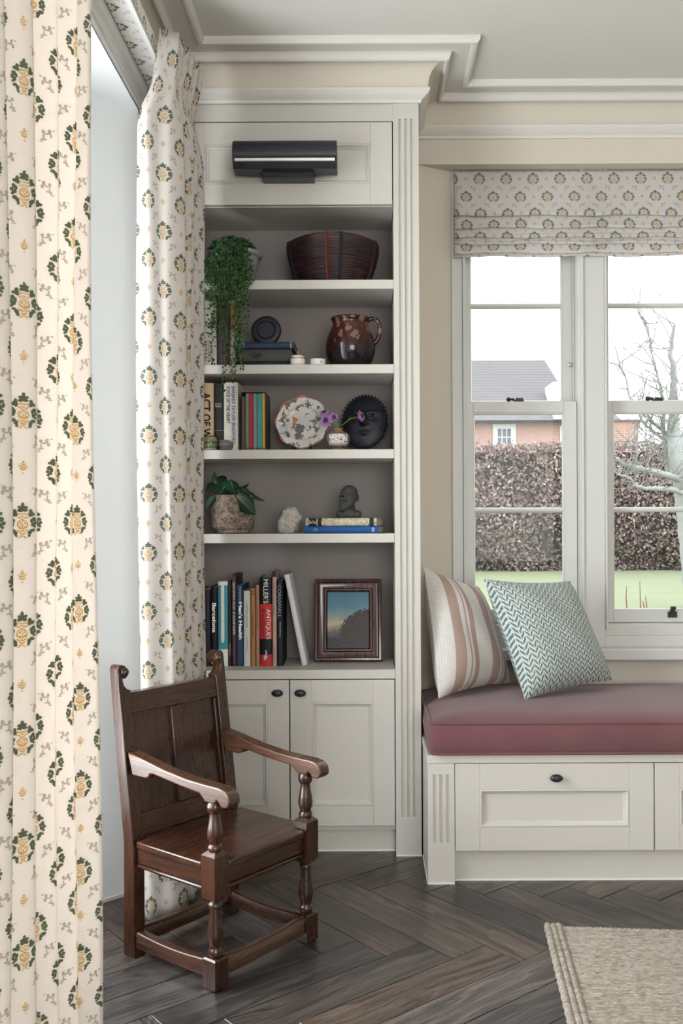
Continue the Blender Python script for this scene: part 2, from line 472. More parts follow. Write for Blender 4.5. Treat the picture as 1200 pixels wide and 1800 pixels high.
for i in range(len(path)-1):
    mb = MB(); vs = []; k = len(prof)
    for j in (i, i+1):
        for p, z in prof:
            o2 = offset(j, p); vs.append((o2.x, o2.y, z))
    mb.add(vs, [(q, q+1, k+q+1, k+q) for q in range(k-1)])
    mb.m = [1 if (prof[q][1] >= 2.488 and prof[q+1][1] <= 2.5531 and prof[q][0] < .08) else 0 for q in range(k-1)]
    struct('trim_%d' % (i+1), mb, ['ceiling_paint', 'wall_paint'], smooth=25, fix=True)

# ---- door casing of the french door
def ycas(y0, y1, z1, wid=.085, th=.016):
    """casing around an opening in the left wall: two legs and a head with stepped profile"""
    mb = MB(); steps = [(0,.004),(.006,.010),(.012,.010),(.018,.014),(.05,.014),(.056,.018),(.07,th+.006),(wid,th+.006),(wid,0)]
    for a, b in zip(steps[:-1], steps[1:]):
        L = [[(XL+d, y0-i, 0), (XL+d, y0-i, z1+i), (XL+d, y1+i, z1+i), (XL+d, y1+i, 0)] for i, d in (a, b)]
        mb.add(L[0]+L[1], [(j, j+1, 4+j+1, 4+j) for j in range(3)])
    return mb
struct('trim_6', ycas(JN, JF, HD), 'window_paint', smooth=25, fix=True)

# ---- french door in the splayed reveal
d1 = thing('door_1', None, None, (XL-JW+.03, 1.94, 0)); d1['kind'] = 'structure'
xa, xb = XL-JW+.01, XL-JW+.06; ya, yb = JN+JW+.001, JF-JW-.001
obj('door_frame', MB().box(xa, xb, ya, ya+.05, 0, HD).box(xa, xb, yb-.05, yb, 0, HD).box(xa, xb, ya, yb, HD-.06, HD), 'window_paint', d1)
ym = (ya+yb)/2
for s0, s1 in ((ya+.052, ym-.002), (ym+.002, yb-.052)):
    lf = obj('door_leaf', MB().box(xa+.005, xb-.005, s0, s0+.06, .01, HD-.062).box(xa+.005, xb-.005, s1-.06, s1, .01, HD-.062)
             .box(xa+.005, xb-.005, s0+.06, s1-.06, .01, .28).box(xa+.005, xb-.005, s0+.06, s1-.06, HD-.14, HD-.062)
             .box(xa+.012, xb-.012, s0+.06, s1-.06, .92, .94).box(xa+.012, xb-.012, s0+.06, s1-.06, 1.55, 1.57), 'window_paint', d1)
    for z0, z1 in ((.28,.92),(.94,1.55),(1.57,HD-.14)):
        obj('pane', MB().box(xa+.022, xa+.026, s0+.06, s1-.06, z0, z1), 'glass', lf)

# ---- side and rear windows added behind the camera to let in fill light
w4 = thing('window_4', None, None, (XL-JW+.03, -.95, .45)); w4['kind'] = 'structure'
obj('window_frame', MB().box(xa,xb,-1.7,-1.63,.45,2.3).box(xa,xb,-.27,-.2,.45,2.3).box(xa,xb,-1.63,-.27,.45,.52).box(xa,xb,-1.63,-.27,2.23,2.3).box(xa,xb,-.97,-.93,.52,2.23), 'window_paint', w4)
obj('pane', MB().box(xa+.02,xa+.024,-1.63,-.97,.52,2.23), 'glass', w4); obj('pane', MB().box(xa+.02,xa+.024,-.93,-.27,.52,2.23), 'glass', w4)
w5 = thing('window_5', None, None, (.9, YR-.05, .6)); w5['kind'] = 'structure'
obj('window_frame', MB().box(-.1,-.03,YR-.08,YR-.02,.6,2.3).box(1.83,1.9,YR-.08,YR-.02,.6,2.3).box(-.03,1.83,YR-.08,YR-.02,.6,.67).box(-.03,1.83,YR-.08,YR-.02,2.23,2.3).box(.88,.92,YR-.08,YR-.02,.67,2.23), 'window_paint', w5)
obj('pane', MB().box(-.03,.88,YR-.052,YR-.048,.67,2.23), 'glass', w5); obj('pane', MB().box(.92,1.83,YR-.052,YR-.048,.67,2.23), 'glass', w5)

# ---- the two sash windows in the alcove
SZ0, SZ1 = .709, 2.34
def sash_window(idx, x0, x1, knob):
    w = thing('window_%d' % idx, None, None, ((x0+x1)/2, 3.56, .66)); w['kind'] = 'structure'
    # box frame with parting beads
    f = MB(); f.box(x0-.012, x0, 3.500, 3.66, .69, LZ); f.box(x1, x1+.012, 3.500, 3.66, .69, LZ); f.box(x0, x1, 3.500, 3.66, SZ1, LZ)
    f.box(x0, x0+.006, 3.588, 3.596, SZ0, SZ1); f.box(x1-.006, x1, 3.588, 3.596, SZ0, SZ1)
    f.box(x0-.012, x1+.012, 3.500, 3.66, .668, SZ0)
    obj('window_frame', f, 'window_paint', w, bevel=.0015)
    def sash(nm, ya, yb, z0, z1, gz0, gz1, gx0, gx1, bar):
        fr = MB().box(x0+.001, gx0, ya, yb, z0, z1).box(gx1, x1-.001, ya, yb, z0, z1).box(gx0, gx1, ya, yb, z0, gz0).box(gx0, gx1, ya, yb, gz1, z1)
        s = obj(nm, fr, 'window_paint', w, bevel=.002)
        gb = MB(); gb.loops((gx0, gx1, gz0, gz1), [(0,-.003),(.004,-.003),(.007,-.012)], ya, cap=False)
        obj('glazing_bead', gb, 'window_paint', s)
        b = MB(); b.prism([(ya+.004, bar-.004),(ya+.014, bar-.010),(ya+.022, bar-.010),(ya+.022, bar+.010),(ya+.014, bar+.010),(ya+.004, bar+.004)], gx0, gx1,
                          Matrix(((0,0,1,0),(1,0,0,0),(0,1,0,0),(0,0,0,1))))
        obj('glazing_bar', b, 'window_paint', s, fix=True)
        for a, c in ((gz0+.001, bar-.010), (bar+.010, gz1-.001)):
            obj('pane', MB().box(gx0+.001, gx1-.001, ya+.017, ya+.020, a, c), 'glass', s)
        return s
    lo = sash('lower_sash', 3.548, 3.584, SZ0+.001, 1.527, .755, 1.485, x0+.031, x1-.048, 1.126)
    up = sash('upper_sash', 3.600, 3.636, 1.486, SZ1-.001, 1.53, 2.30, x0+.026, x1-.042, 1.893)
    cx = (x0+x1)/2-.02
    # brass sash fastener lying on the meeting rail, dark with age
    m = MB().box(cx-.004, cx+.032, 3.552, 3.574, 1.528, 1.534).box(cx+.002, cx+.03, 3.556, 3.57, 1.534, 1.541)
    m.lathe([(.004,0),(.006,.004),(.004,.012),(.0075,.016),(.0085,.022),(.006,.028),(.0004,.030)], 12, M=Matrix.Translation((cx-.002, 3.563, 1.536)) @ Matrix.Rotation(R(-90), 4, 'Y'))
    obj('sash_fastener', m, 'bronze', w, bevel=.001)
    lx = cx+.06
    m = MB().box(lx-.017, lx+.017, 3.5440, 3.5478, .728, .750)
    m.prism([(lx-.010,.750),(lx+.010,.750),(lx+.007,.760),(lx-.007,.760)], 3.5405, 3.5475, Matrix(((1,0,0,0),(0,0,1,0),(0,1,0,0),(0,0,0,1))))
    m.tube([(lx-.009, 3.537, .7640), (lx+.009, 3.537, .7640)], .0065, 12)
    obj('sash_lift', m, 'black_metal', w, fix=True)
    if knob:
        k = at(1002, 641, 3.595)
        m = MB().lathe([(.008,0),(.008,.004),(.004,.006),(.006,.012),(.0045,.018),(.0004,.019)], 14, M=Matrix.Translation((k.x, 3.5995, k.z)) @ Matrix.Rotation(R(90), 4, 'X'))
        obj('stop_knob', m, 'steel', w)
    return w
sash_window(1, .372, .786, True)
sash_window(2, .886, 1.300, False)
# posts and casing around both sashes
mb = MB()
mb.box(WX0-.006, .360, 3.498, 3.70, .60, LZ); mb.box(.798, .874, 3.494, 3.70, .60, LZ); mb.box(1.312, 1.348, 3.498, 3.70, .60, LZ)
mb.box(.790, .798, 3.486, 3.50, .69, LZ); mb.box(.874, .882, 3.486, 3.50, .69, LZ); mb.box(.360, .367, 3.489, 3.50, .69, LZ); mb.box(1.304, 1.312, 3.489, 3.50, .69, LZ)
struct('trim_7', mb, 'window_paint', bevel=.002)
mb = MB().box(.360, .798, 3.498, 3.70, .60, .668).box(.874, 1.312, 3.498, 3.70, .60, .668)
struct('trim_8', mb, 'window_paint', bevel=.002)
struct('trim_9', MB().box(WX0+.002, WX1-.002, 3.435, 3.70, .585, .628), 'window_paint', bevel=.007, seg=3)     # window board
# white caulk / bead where joinery meets the floor, as in the room
mb = MB(); mb.prism([(XL,JF),(XL-JW+.07,JF-JW+.07),(XL-JW+.07+.005,JF-JW+.07-.005),(XL+.005,JF-.005)], 0, .010)
struct('baseboard_left', mb, 'window_paint', fix=True)

# ================================================================ BOOKCASE
bc = thing('bookcase', 'tall off-white built-in bookcase with five open compartments over panelled cupboards', 'bookcase', ((BX0+BX1)/2, YF+.15, 0))
OX0, OX1 = -.590, .099
DGAP = (OX0+OX1)/2
SH = [1.876, 1.601, 1.324, 1.050]                   # shelf tops
TZ, WZ = 2.119, .607                                # opening top, worktop top
XY2Z = Matrix(((1,0,0,0),(0,0,1,0),(0,1,0,0),(0,0,0,1)))
obj('back_panel', MB().box(OX0-.02, OX1+.02, YB-.018, YB-.001, .0, 2.56), 'taupe_back', bc)
for xa_, xb_ in ((BX0, OX0), (OX1, BX1)):
    obj('side_panel', MB().box(xa_+.002, xb_-.0005, YF+.021, YB-.019, 0, 2.56), 'paint', bc)
def fluted(x0, x1, yf, z0, z1, g0, g1, centres, gw, gd, thick):
    mb = MB()
    mb.box(x0, x1, yf, yf+thick, z0, g0); mb.box(x0, x1, yf, yf+thick, g1, z1)
    pts = [(x0, yf)]
    for c in centres:
        for k in range(7):
            a = math.pi*k/6
            pts.append((c - gw/2*math.cos(a), yf + gd*math.sin(a)**.7))
    pts += [(x1, yf), (x1, yf+thick), (x0, yf+thick)]
    mb.prism(pts, g0, g1)
    return mb
for xa_, xb_ in ((BX0, OX0), (OX1, BX1)):
    cs = [xa_ + (xb_-xa_)*t for t in (.27, .50, .73)]
    obj('fluted_pilaster', fluted(xa_, xb_, YF, 0, 2.45, .128, 2.398, cs, .0095, .007, .02), 'paint', bc, fix=True, smooth=30)
obj('frieze', MB().box(BX0, BX1, YF-.001, YF+.02, 2.45, 2.575).box(OX0, OX1, YF+.003, YF+.02, 2.392, 2.45), 'paint', bc)
def sh(nm, z, th, y0=YF+.002): return obj(nm, MB().box(OX0+.0005, OX1-.0005, y0, YB-.0185, z-th, z), 'paint', bc, bevel=.0015)
for z in SH: sh('shelf', z, .030)
sh('worktop', WZ, .030, YF-.001)
obj('top_board', MB().box(OX0+.0005, OX1-.0005, YF+.022, YB-.0185, TZ, TZ+.02), 'paint', bc)
def panel_door(nm, parent, rect, y, th, inset, mat='paint', mould=None):
    """frame-and-panel front facing -Y"""
    x0, x1, z0, z1 = rect
    mb = MB(); mb.loops(rect, [(0,-th),(0,-.0015),(.0015,0),(inset[0],0)], y, cap=False)
    # frame with its own inset on x and z
    mb = MB(); l, r_, b, t = inset
    mb.box(x0, x0+l, y, y+th, z0, z1); mb.box(x1-r_, x1, y, y+th, z0, z1); mb.box(x0+l, x1-r_, y, y+th, z0, z0+b); mb.box(x0+l, x1-r_, y, y+th, z1-t, z1)
    d = obj(nm, mb, mat, parent, bevel=.0012)
    ir = (x0+l, x1-r_, z0+b, z1-t)
    m2 = MB().loops(ir, [(0,-.001),(.002,.0015),(.005,.0018),(.008,-.001),(.010,-.006),(.014,-.0075),(.016,-.0105)], y, cap=False)
    obj('moulding', m2, mat, d)
    obj('panel', MB().box(ir[0]+.0005, ir[1]-.0005, y+.0105, y+th-.001, ir[2]+.0005, ir[3]-.0005), mat, d)
    return d
panel_door('top_door', bc, (OX0+.003, OX1-.003, TZ+.002, 2.389), YF+.003, .018, (.070,.071,.068,.070))
def knob(parent, x, z, y):
    m = MB().lathe([(.006,0),(.005,.006),(.0055,.010),(.013,.012),(.0165,.016),(.0165,.019),(.013,.0235),(.006,.026),(.0004,.0265)], 20,
                   M=Matrix.Translation((x, y, z)) @ Matrix.Rotation(R(90), 4, 'X') @ Matrix.Diagonal((1.15,.72,1,1)))
    return obj('knob', m, 'black_metal', parent)
dl = panel_door('door', bc, (OX0+.003, DGAP-.0018, .0985, WZ-.033), YF+.002, .02, (.070,.070,.066,.073))
dr = panel_door('door', bc, (DGAP+.0018, OX1-.003, .0985, WZ-.033), YF+.002, .02, (.070,.070,.066,.073))
knob(dl, ax(488, YF, 1217), az(1217, YF, 488), YF+.002); knob(dr, ax(528, YF, 1217), az(1217, YF, 528), YF+.002)
obj('plinth', MB().box(OX0+.0005, OX1-.0005, YF+.052, YF+.07, 0, .097), 'paint', bc)
obj('carcass_floor', MB().box(OX0+.0005, OX1-.0005, YF+.024, YB-.0185, .080, .097), 'paint', bc)

# ---- picture light over the shelves
pl0 = at(501, 280, YF)
pl = thing('picture_light', 'black cylindrical picture light on the bookcase top panel', 'lamp', (pl0.x, YF, pl0.z))
lx0, lx1 = ax(410, 3.05, 270), ax(592, 3.05, 270)
zt, zb = az(247, 3.05), az(296, 3.05)
YZX = Matrix(((0,0,1,0),(1,0,0,0),(0,1,0,0),(0,0,0,1)))
zc_ = (zt+zb)/2+.004; rr = .040
arc = [(3.052-rr*.85*math.cos(R(a)), zc_+rr*math.sin(R(a))) for a in range(-28, 126, 11)]
body = arc + [(3.118, zt-.012), (3.118, zb+.012), (3.108, zb-.001), (3.045, zb-.001)]
obj('shade', MB().prism(body, lx0, lx1, YZX), 'black_metal', pl, fix=True, bevel=.0015)
obj('light_slot', MB().box(lx0+.009, lx1-.006, 3.0045, 3.012, zb+.0115, zb+.0190, Matrix.Translation((0, .004, 0))), 'white_ceramic', pl)
bx0, bx1 = ax(461, 3.09, 303), ax(552, 3.09, 303)
obj('bracket', MB().box(bx0, bx1, 3.075, YF+.0135, az(312, 3.08), zb+.006), 'black_metal', pl, bevel=.002)

# ================================================================ WINDOW SEAT
SF = 2.889
SX0, SX1 = .185, 1.552
ws = thing('window_seat', 'painted built-in window seat with panelled drawers below the sash windows', 'bench', ((SX0+SX1)/2, 3.15, 0))
SBZ = .387
wsb = MB().prism([(SX0,SF),(SX1,SF),(SX1,YB-.002),(AX1-.004,YB-.002),(WX1-.004,3.508),(WX0+.004,3.508),(AX0+.004,YB-.002),(SX0,YB-.002)], SBZ-.024, SBZ)
obj('seat_board', wsb, 'paint', ws, bevel=.0015)
pw = .082
for xa_, sgn in ((SX0+.002, 1), (SX1-pw, -1)):
    cs = [xa_ + pw*t for t in (.25, .49, .73)]
    obj('fluted_pilaster', fluted(xa_, xa_+pw-.002, SF+.002, 0, SBZ-.025, .125, .330, cs, .0105, .007, .02), 'paint', ws, fix=True, smooth=30)
    xs_ = SX0+.002 if sgn > 0 else SX1-.020
    obj('side_panel', MB().box(xs_, xs_+.018, SF+.0225, YB-.002, 0, SBZ-.025), 'paint', ws)
dw = .597
for i in range(2):
    x0 = SX0+pw+.002+i*(dw+.003)
    d = panel_door('drawer', ws, (x0, x0+dw, .0985, SBZ-.0265), SF+.003, .02, (.074,.074,.071,.077))
    knob(d, x0+dw/2+.003, .3205, SF+.003)
obj('plinth', MB().box(SX0+pw+.001, SX1-pw-.001, SF+.030, SF+.048, 0, .097), 'paint', ws)
obj('divider', MB().box(SX0+.021, SX1-.021, SF+.026, SF+.030, .097, SBZ-.025), 'subfloor', ws)

# ---- seat cushion
n = N('plum_linen'); co = n.coord()
wv = n.noise(n.map(co, (700, 700, 60)), 1, 2); ws2 = n.noise(n.map(co, (45, 500, 500)), 1, 2)
f = n.m('ADD', n.m('MULTIPLY', wv, .5), n.m('MULTIPLY', ws2, .5))
bl = n.noise(co, 4.5, 3)
c = n.mix(f, (.100,.038,.046), (.18,.080,.086)); c = n.mix(n.ramp(bl, [(.35, 0.0), (.75, .35)]), c, (.24,.125,.12))
n.set(c, .85, n.bump(f, .3, .0015), spec=.15, Sheen_Weight=.2, Sheen_Roughness=.5)
CZ0, CZ1 = SBZ+.001, .487
cx0, cx1, cy0 = SX0+.006, 1.545, 2.872
def cushion_edge(inset, z):
    """outline of the cushion in plan, following the splayed alcove"""
    r = .018
    pts = []
    base = [(cx0,cy0),(cx1,cy0),(cx1,YB-.012),(AX1-.02,YB-.012),(WX1-.015,3.498),(WX0+.015,3.498),(AX0+.012,YB-.012),(cx0,YB-.03)]
    m_ = len(base)
    for i, b in enumerate(base):
        b = Vector(b); p = Vector(base[i-1]); q = Vector(base[(i+1)%m_])
        d1_ = (p-b).normalized(); d2_ = (q-b).normalized(); rr_ = min(.035, (p-b).length*.4, (q-b).length*.4)
        for t in (0,.25,.5,.75,1):
            a_ = b+d1_*rr_; c_ = b+d2_*rr_
            pts.append(((1-t)**2*a_ + 2*t*(1-t)*b + t*t*c_))
    cen = Vector(((cx0+cx1)/2, 3.18))
    return [Vector((p.x+(inset if p.x < cen.x else -inset)*(1 if abs(p.x-cen.x) > .3 else 0), p.y+(inset if p.y < cen.y else -inset), z)) for p in pts]
mb = MB(); rings = []
for ins, z in ((.02, CZ0), (.006, CZ0+.004), (.0, CZ0+.018), (-.004, (CZ0+CZ1)/2), (.0, CZ1-.014), (.006, CZ1-.002), (.014, CZ1+.002)): rings.append(cushion_edge(ins, z))
kk = len(rings[0])
for r_ in rings: mb.v += r_
for a in range(len(rings)-1):
    for j in range(kk): mb.f.append([a*kk+j, a*kk+(j+1)%kk, (a+1)*kk+(j+1)%kk, (a+1)*kk+j]); mb.m.append(0)
mb.f.append(list(range(kk-1,-1,-1))); mb.m.append(0)
top = rings[-1]; cen = Vector(((cx0+cx1)/2, 3.185, 0)); prev = (len(rings)-1)*kk
for s_, dz in ((.93,.010),(.8,.017),(.6,.021),(.3,.023)):
    b = len(mb.v); mb.v += [Vector((cen.x+(p.x-cen.x)*(1-(1-s_)*.55 if s_ > .7 else s_), cen.y+(p.y-cen.y)*s_, CZ1+.002+dz)) for p in top]
    for j in range(kk): mb.f.append([prev+j, prev+(j+1)%kk, b+(j+1)%kk, b+j]); mb.m.append(0)
    prev = b
mb.f.append(list(range(prev, prev+kk))); mb.m.append(0)
sc_ = obj('seat_cushion', mb, 'plum_linen', None, (cen.x, 3.18, CZ0), smooth=60)
tag(sc_, 'long plum linen box cushion lying on the window seat', 'cushion')
for z, i_ in ((CZ1-.002, .004), (CZ0+.006, .003)):
    e = cushion_edge(i_, z); e.append(e[0]); obj('piping', MB().tube(e, .0042, 8), 'plum_linen', sc_)

# ---- roman blind
yb_ = 3.486
bl_pts = [(0,300.5),(.004,320),(.012,340),(.026,362),(.040,378),(.042,382),(.038,384.5),(.026,383),(.018,380),(.020,388),(.031,400),(.033,403),(.029,405),(.020,404),(.016,402),
          (.020,411),(.0275,417),(.028,420),(.024,421.5),(.016,420),(.014,418.5),(.018,425),(.024,428.5),(.0245,431),(.020,432),(.014,431),(.012,430),(.016,438),(.020,443.5),(.020,446.5),(.015,447.5),(.008,446),(.008,452.5)]
bx0_, bx1_ = ax(797.5, 3.49, 380), 1.35
prof_b = [Vector((yb_-d, az(py, 3.49, 1000))) for d, py in bl_pts]
prof_b = spline([(p.x, p.y, 0) for p in prof_b], 3)
mb = MB(); mb.uv = []; nx = 60; vv = 0
for i, p in enumerate(prof_b):
    if i: vv -= (Vector(p)-Vector(prof_b[i-1])).length*1.12
    for k in range(nx+1):
        x = bx0_ + (bx1_-bx0_)*k/nx
        sag = .0025*math.sin(x*19+i*.12)*min(1, i/18) + .0015*math.sin(x*47+i*.5)*min(1, i/30)
        mb.v.append(Vector((x, p.x+sag*.6, max(min(p.y+sag, LZ-.0005), .5)))); mb.uv.append((x-bx0_+.006, vv+.0335))
for i in range(len(prof_b)-1):
    for k in range(nx): mb.f.append([i*(nx+1)+k, (i+1)*(nx+1)+k, (i+1)*(nx+1)+k+1, i*(nx+1)+k+1]); mb.m.append(0)
rb = thing('roman_blind', 'drawn-up roman blind in urn-patterned linen above the sash windows', 'blind', ((bx0_+bx1_)/2, yb_, prof_b[-1].y))
obj('blind_fabric', mb, 'blind_linen', rb, smooth=70, solid=.0012)
obj('headrail', MB().box(bx0_+.004, bx1_-.004, yb_+.002, yb_+.010, LZ-.035, LZ-.006), 'window_paint', rb)
for s_, xx in (('l', bx0_), ('r', bx1_)):
    mb = MB(); mb.uv = []
    for i, p in enumerate(prof_b[::3]):
        for yy in (p.x, yb_+.0095): mb.v.append(Vector((xx, yy, p.y))); mb.uv.append((yy, p.y))
    k = len(prof_b[::3])
    for i in range(k-1): mb.f.append([2*i, 2*i+1, 2*i+3, 2*i+2]); mb.m.append(0)
    if s_ == 'l': obj('side_return', mb, 'blind_linen', rb, smooth=60)

# ================================================================ CURTAINS
def curtain(name, label, top, bot, z0, z1, dens, zfun, rows=70, uoff=0, voff=0, parts=None):
    T = spline([(p[0],p[1],0) for p in top], dens); B = spline([(p[0],p[1],0) for p in bot], dens)
    us = [0]
    for i in range(1, len(B)): us.append(us[-1] + max((B[i]-B[i-1]).length, (T[i]-T[i-1]).length*.9))
    mb = MB(); mb.uv = []; m_ = len(T)
    for r in range(rows+1):
        z = z1 + (z0-z1)*r/rows; w, pin = zfun(z)
        for i in range(m_):
            p = T[i].lerp(B[i], w)
            wob = .004*math.sin(z*3.1+i*.33) * smoothstep(z1, z1-.5, z)
            c0 = T[i]*.5 + T[min(i+dens, m_-1)]*.25 + T[max(i-dens, 0)]*.25
            p = p.lerp(c0.lerp(p, .35), pin)
            mb.v.append(Vector((p.x+wob, p.y+wob*.7, z))); mb.uv.append((us[i]+uoff, z+voff))
    for r in range(rows):
        for i in range(m_-1): mb.f.append([r*m_+i, r*m_+i+1, (r+1)*m_+i+1, (r+1)*m_+i]); mb.m.append(0)
    cx_ = sum(p.x for p in B)/m_; cy_ = sum(p.y for p in B)/m_
    o = obj(name, mb, 'curtain_linen', None, (cx_, cy_, z0), smooth=80, solid=.0015)
    tag(o, label, 'curtain'); return o
# far panel, drawn back beside the bookcase
top = [(-.556,2.640),(-.545,2.652),(-.525,2.662),(-.507,2.680),(-.540,2.712),(-.502,2.728),(-.545,2.760),(-.494,2.782),(-.545,2.808),(-.488,2.838),(-.545,2.868),(-.482,2.895),(-.540,2.930),(-.478,2.955),(-.530,2.985)]
bot = [(-.616,2.628),(-.588,2.612),(-.552,2.638),(-.526,2.652),(-.500,2.698),(-.548,2.735),(-.494,2.752),(-.555,2.785),(-.492,2.812),(-.555,2.845),(-.491,2.875),(-.555,2.905),(-.491,2.940),(-.555,2.970),(-.497,3.005)]
top = [(x, 2.64+(y-2.64)*.80) for x, y in top]
def zf_far(z):
    w = smoothstep(2.45, 2.16, z)
    pin = .55*math.exp(-((z-2.30)/.05)**2)
    return w, pin
curtain('curtain', 'gathered urn-patterned linen curtain hanging beside the bookcase, behind the oak chair', top, bot, .012, 2.448, 7, zf_far, 80, .012, .03)
# near panel, backlit
rt = [1.12,1.205,1.295,1.391,1.497,1.611,1.700]
rbm = [1.13,1.225,1.335,1.453,1.545,1.630,1.790]
def zig(rs, xr, xv):
    out = []
    for i, y in enumerate(rs):
        if i: out.append((xv+(.0,.016,-.020,.012,-.014,.020,-.004)[i % 7], (rs[i-1]+y)/2-.012))
        out.append((xr, y))
    return out
tp = zig(rt, -.480, -.546); bt = zig(rbm, -.493, -.572)
curtain('curtain', 'backlit urn-patterned linen curtain hanging full height before the white door reveal', tp, bt, .012, 2.448, 8, lambda z: (smoothstep(2.5, -.1, z), .4*math.exp(-((z-2.30)/.05)**2)), 80, .026, .02)
# fabric-covered lath with white track
lt = thing('curtain_lath', 'fabric-covered curtain lath with white track above the french door', 'curtain rail', (-.61, 1.95, 2.385))
def uvbox(x0,x1,y0,y1,z0,z1):
    mb = MB(); mb.uv = []
    for vs_, uvf in ((((x0,y0,z0),(x0,y1,z0),(x1,y1,z0),(x1,y0,z0)), lambda p: (p[1], p[0])), (((x1,y0,z0),(x1,y1,z0),(x1,y1,z1),(x1,y0,z1)), lambda p: (p[1], p[2])),
                     (((x0,y0,z1),(x1,y0,z1),(x1,y1,z1),(x0,y1,z1)), lambda p: (p[1], p[0])), (((x0,y0,z0),(x1,y0,z0),(x1,y0,z1),(x0,y0,z1)), lambda p: (p[0], p[2])), (((x0,y1,z0),(x0,y1,z1),(x1,y1,z1),(x1,y1,z0)), lambda p: (p[0], p[2]))):
        mb.add(vs_, [(0,1,2,3)]); mb.uv += [uvf(p) for p in vs_]
    return mb
obj('lath_board', uvbox(XL+.024, -.572, .95, 2.98, 2.396, 2.437), 'lath_linen', lt, smooth=None)
obj('track', MB().box(-.583, -.573, .95, 2.98, 2.386, 2.3955), 'white_ceramic', lt)

# thin white bead where the joinery meets the floor
for par_, segs_ in ((bc, [(OX1, BX1, YF, 0)]), (ws, [(SX0+.002, SX0+pw, SF+.002, 0)])):
    for x0_, x1_, y_, z_ in segs_: obj('floor_bead', MB().box(x0_, x1_, y_-.003, y_-.0002, 0, .005), 'white_ceramic', par_)
obj('floor_bead', MB().box(OX0+.001, OX1-.001, YF+.049, YF+.0518, 0, .005), 'white_ceramic', bc)
obj('floor_bead', MB().box(SX0+pw+.001, SX1-pw-.001, SF+.027, SF+.0298, 0, .005), 'white_ceramic', ws)
obj('floor_bead', MB().box(SX0-.001, SX0+.0018, SF+.002, YF-.001, 0, .005), 'white_ceramic', ws)

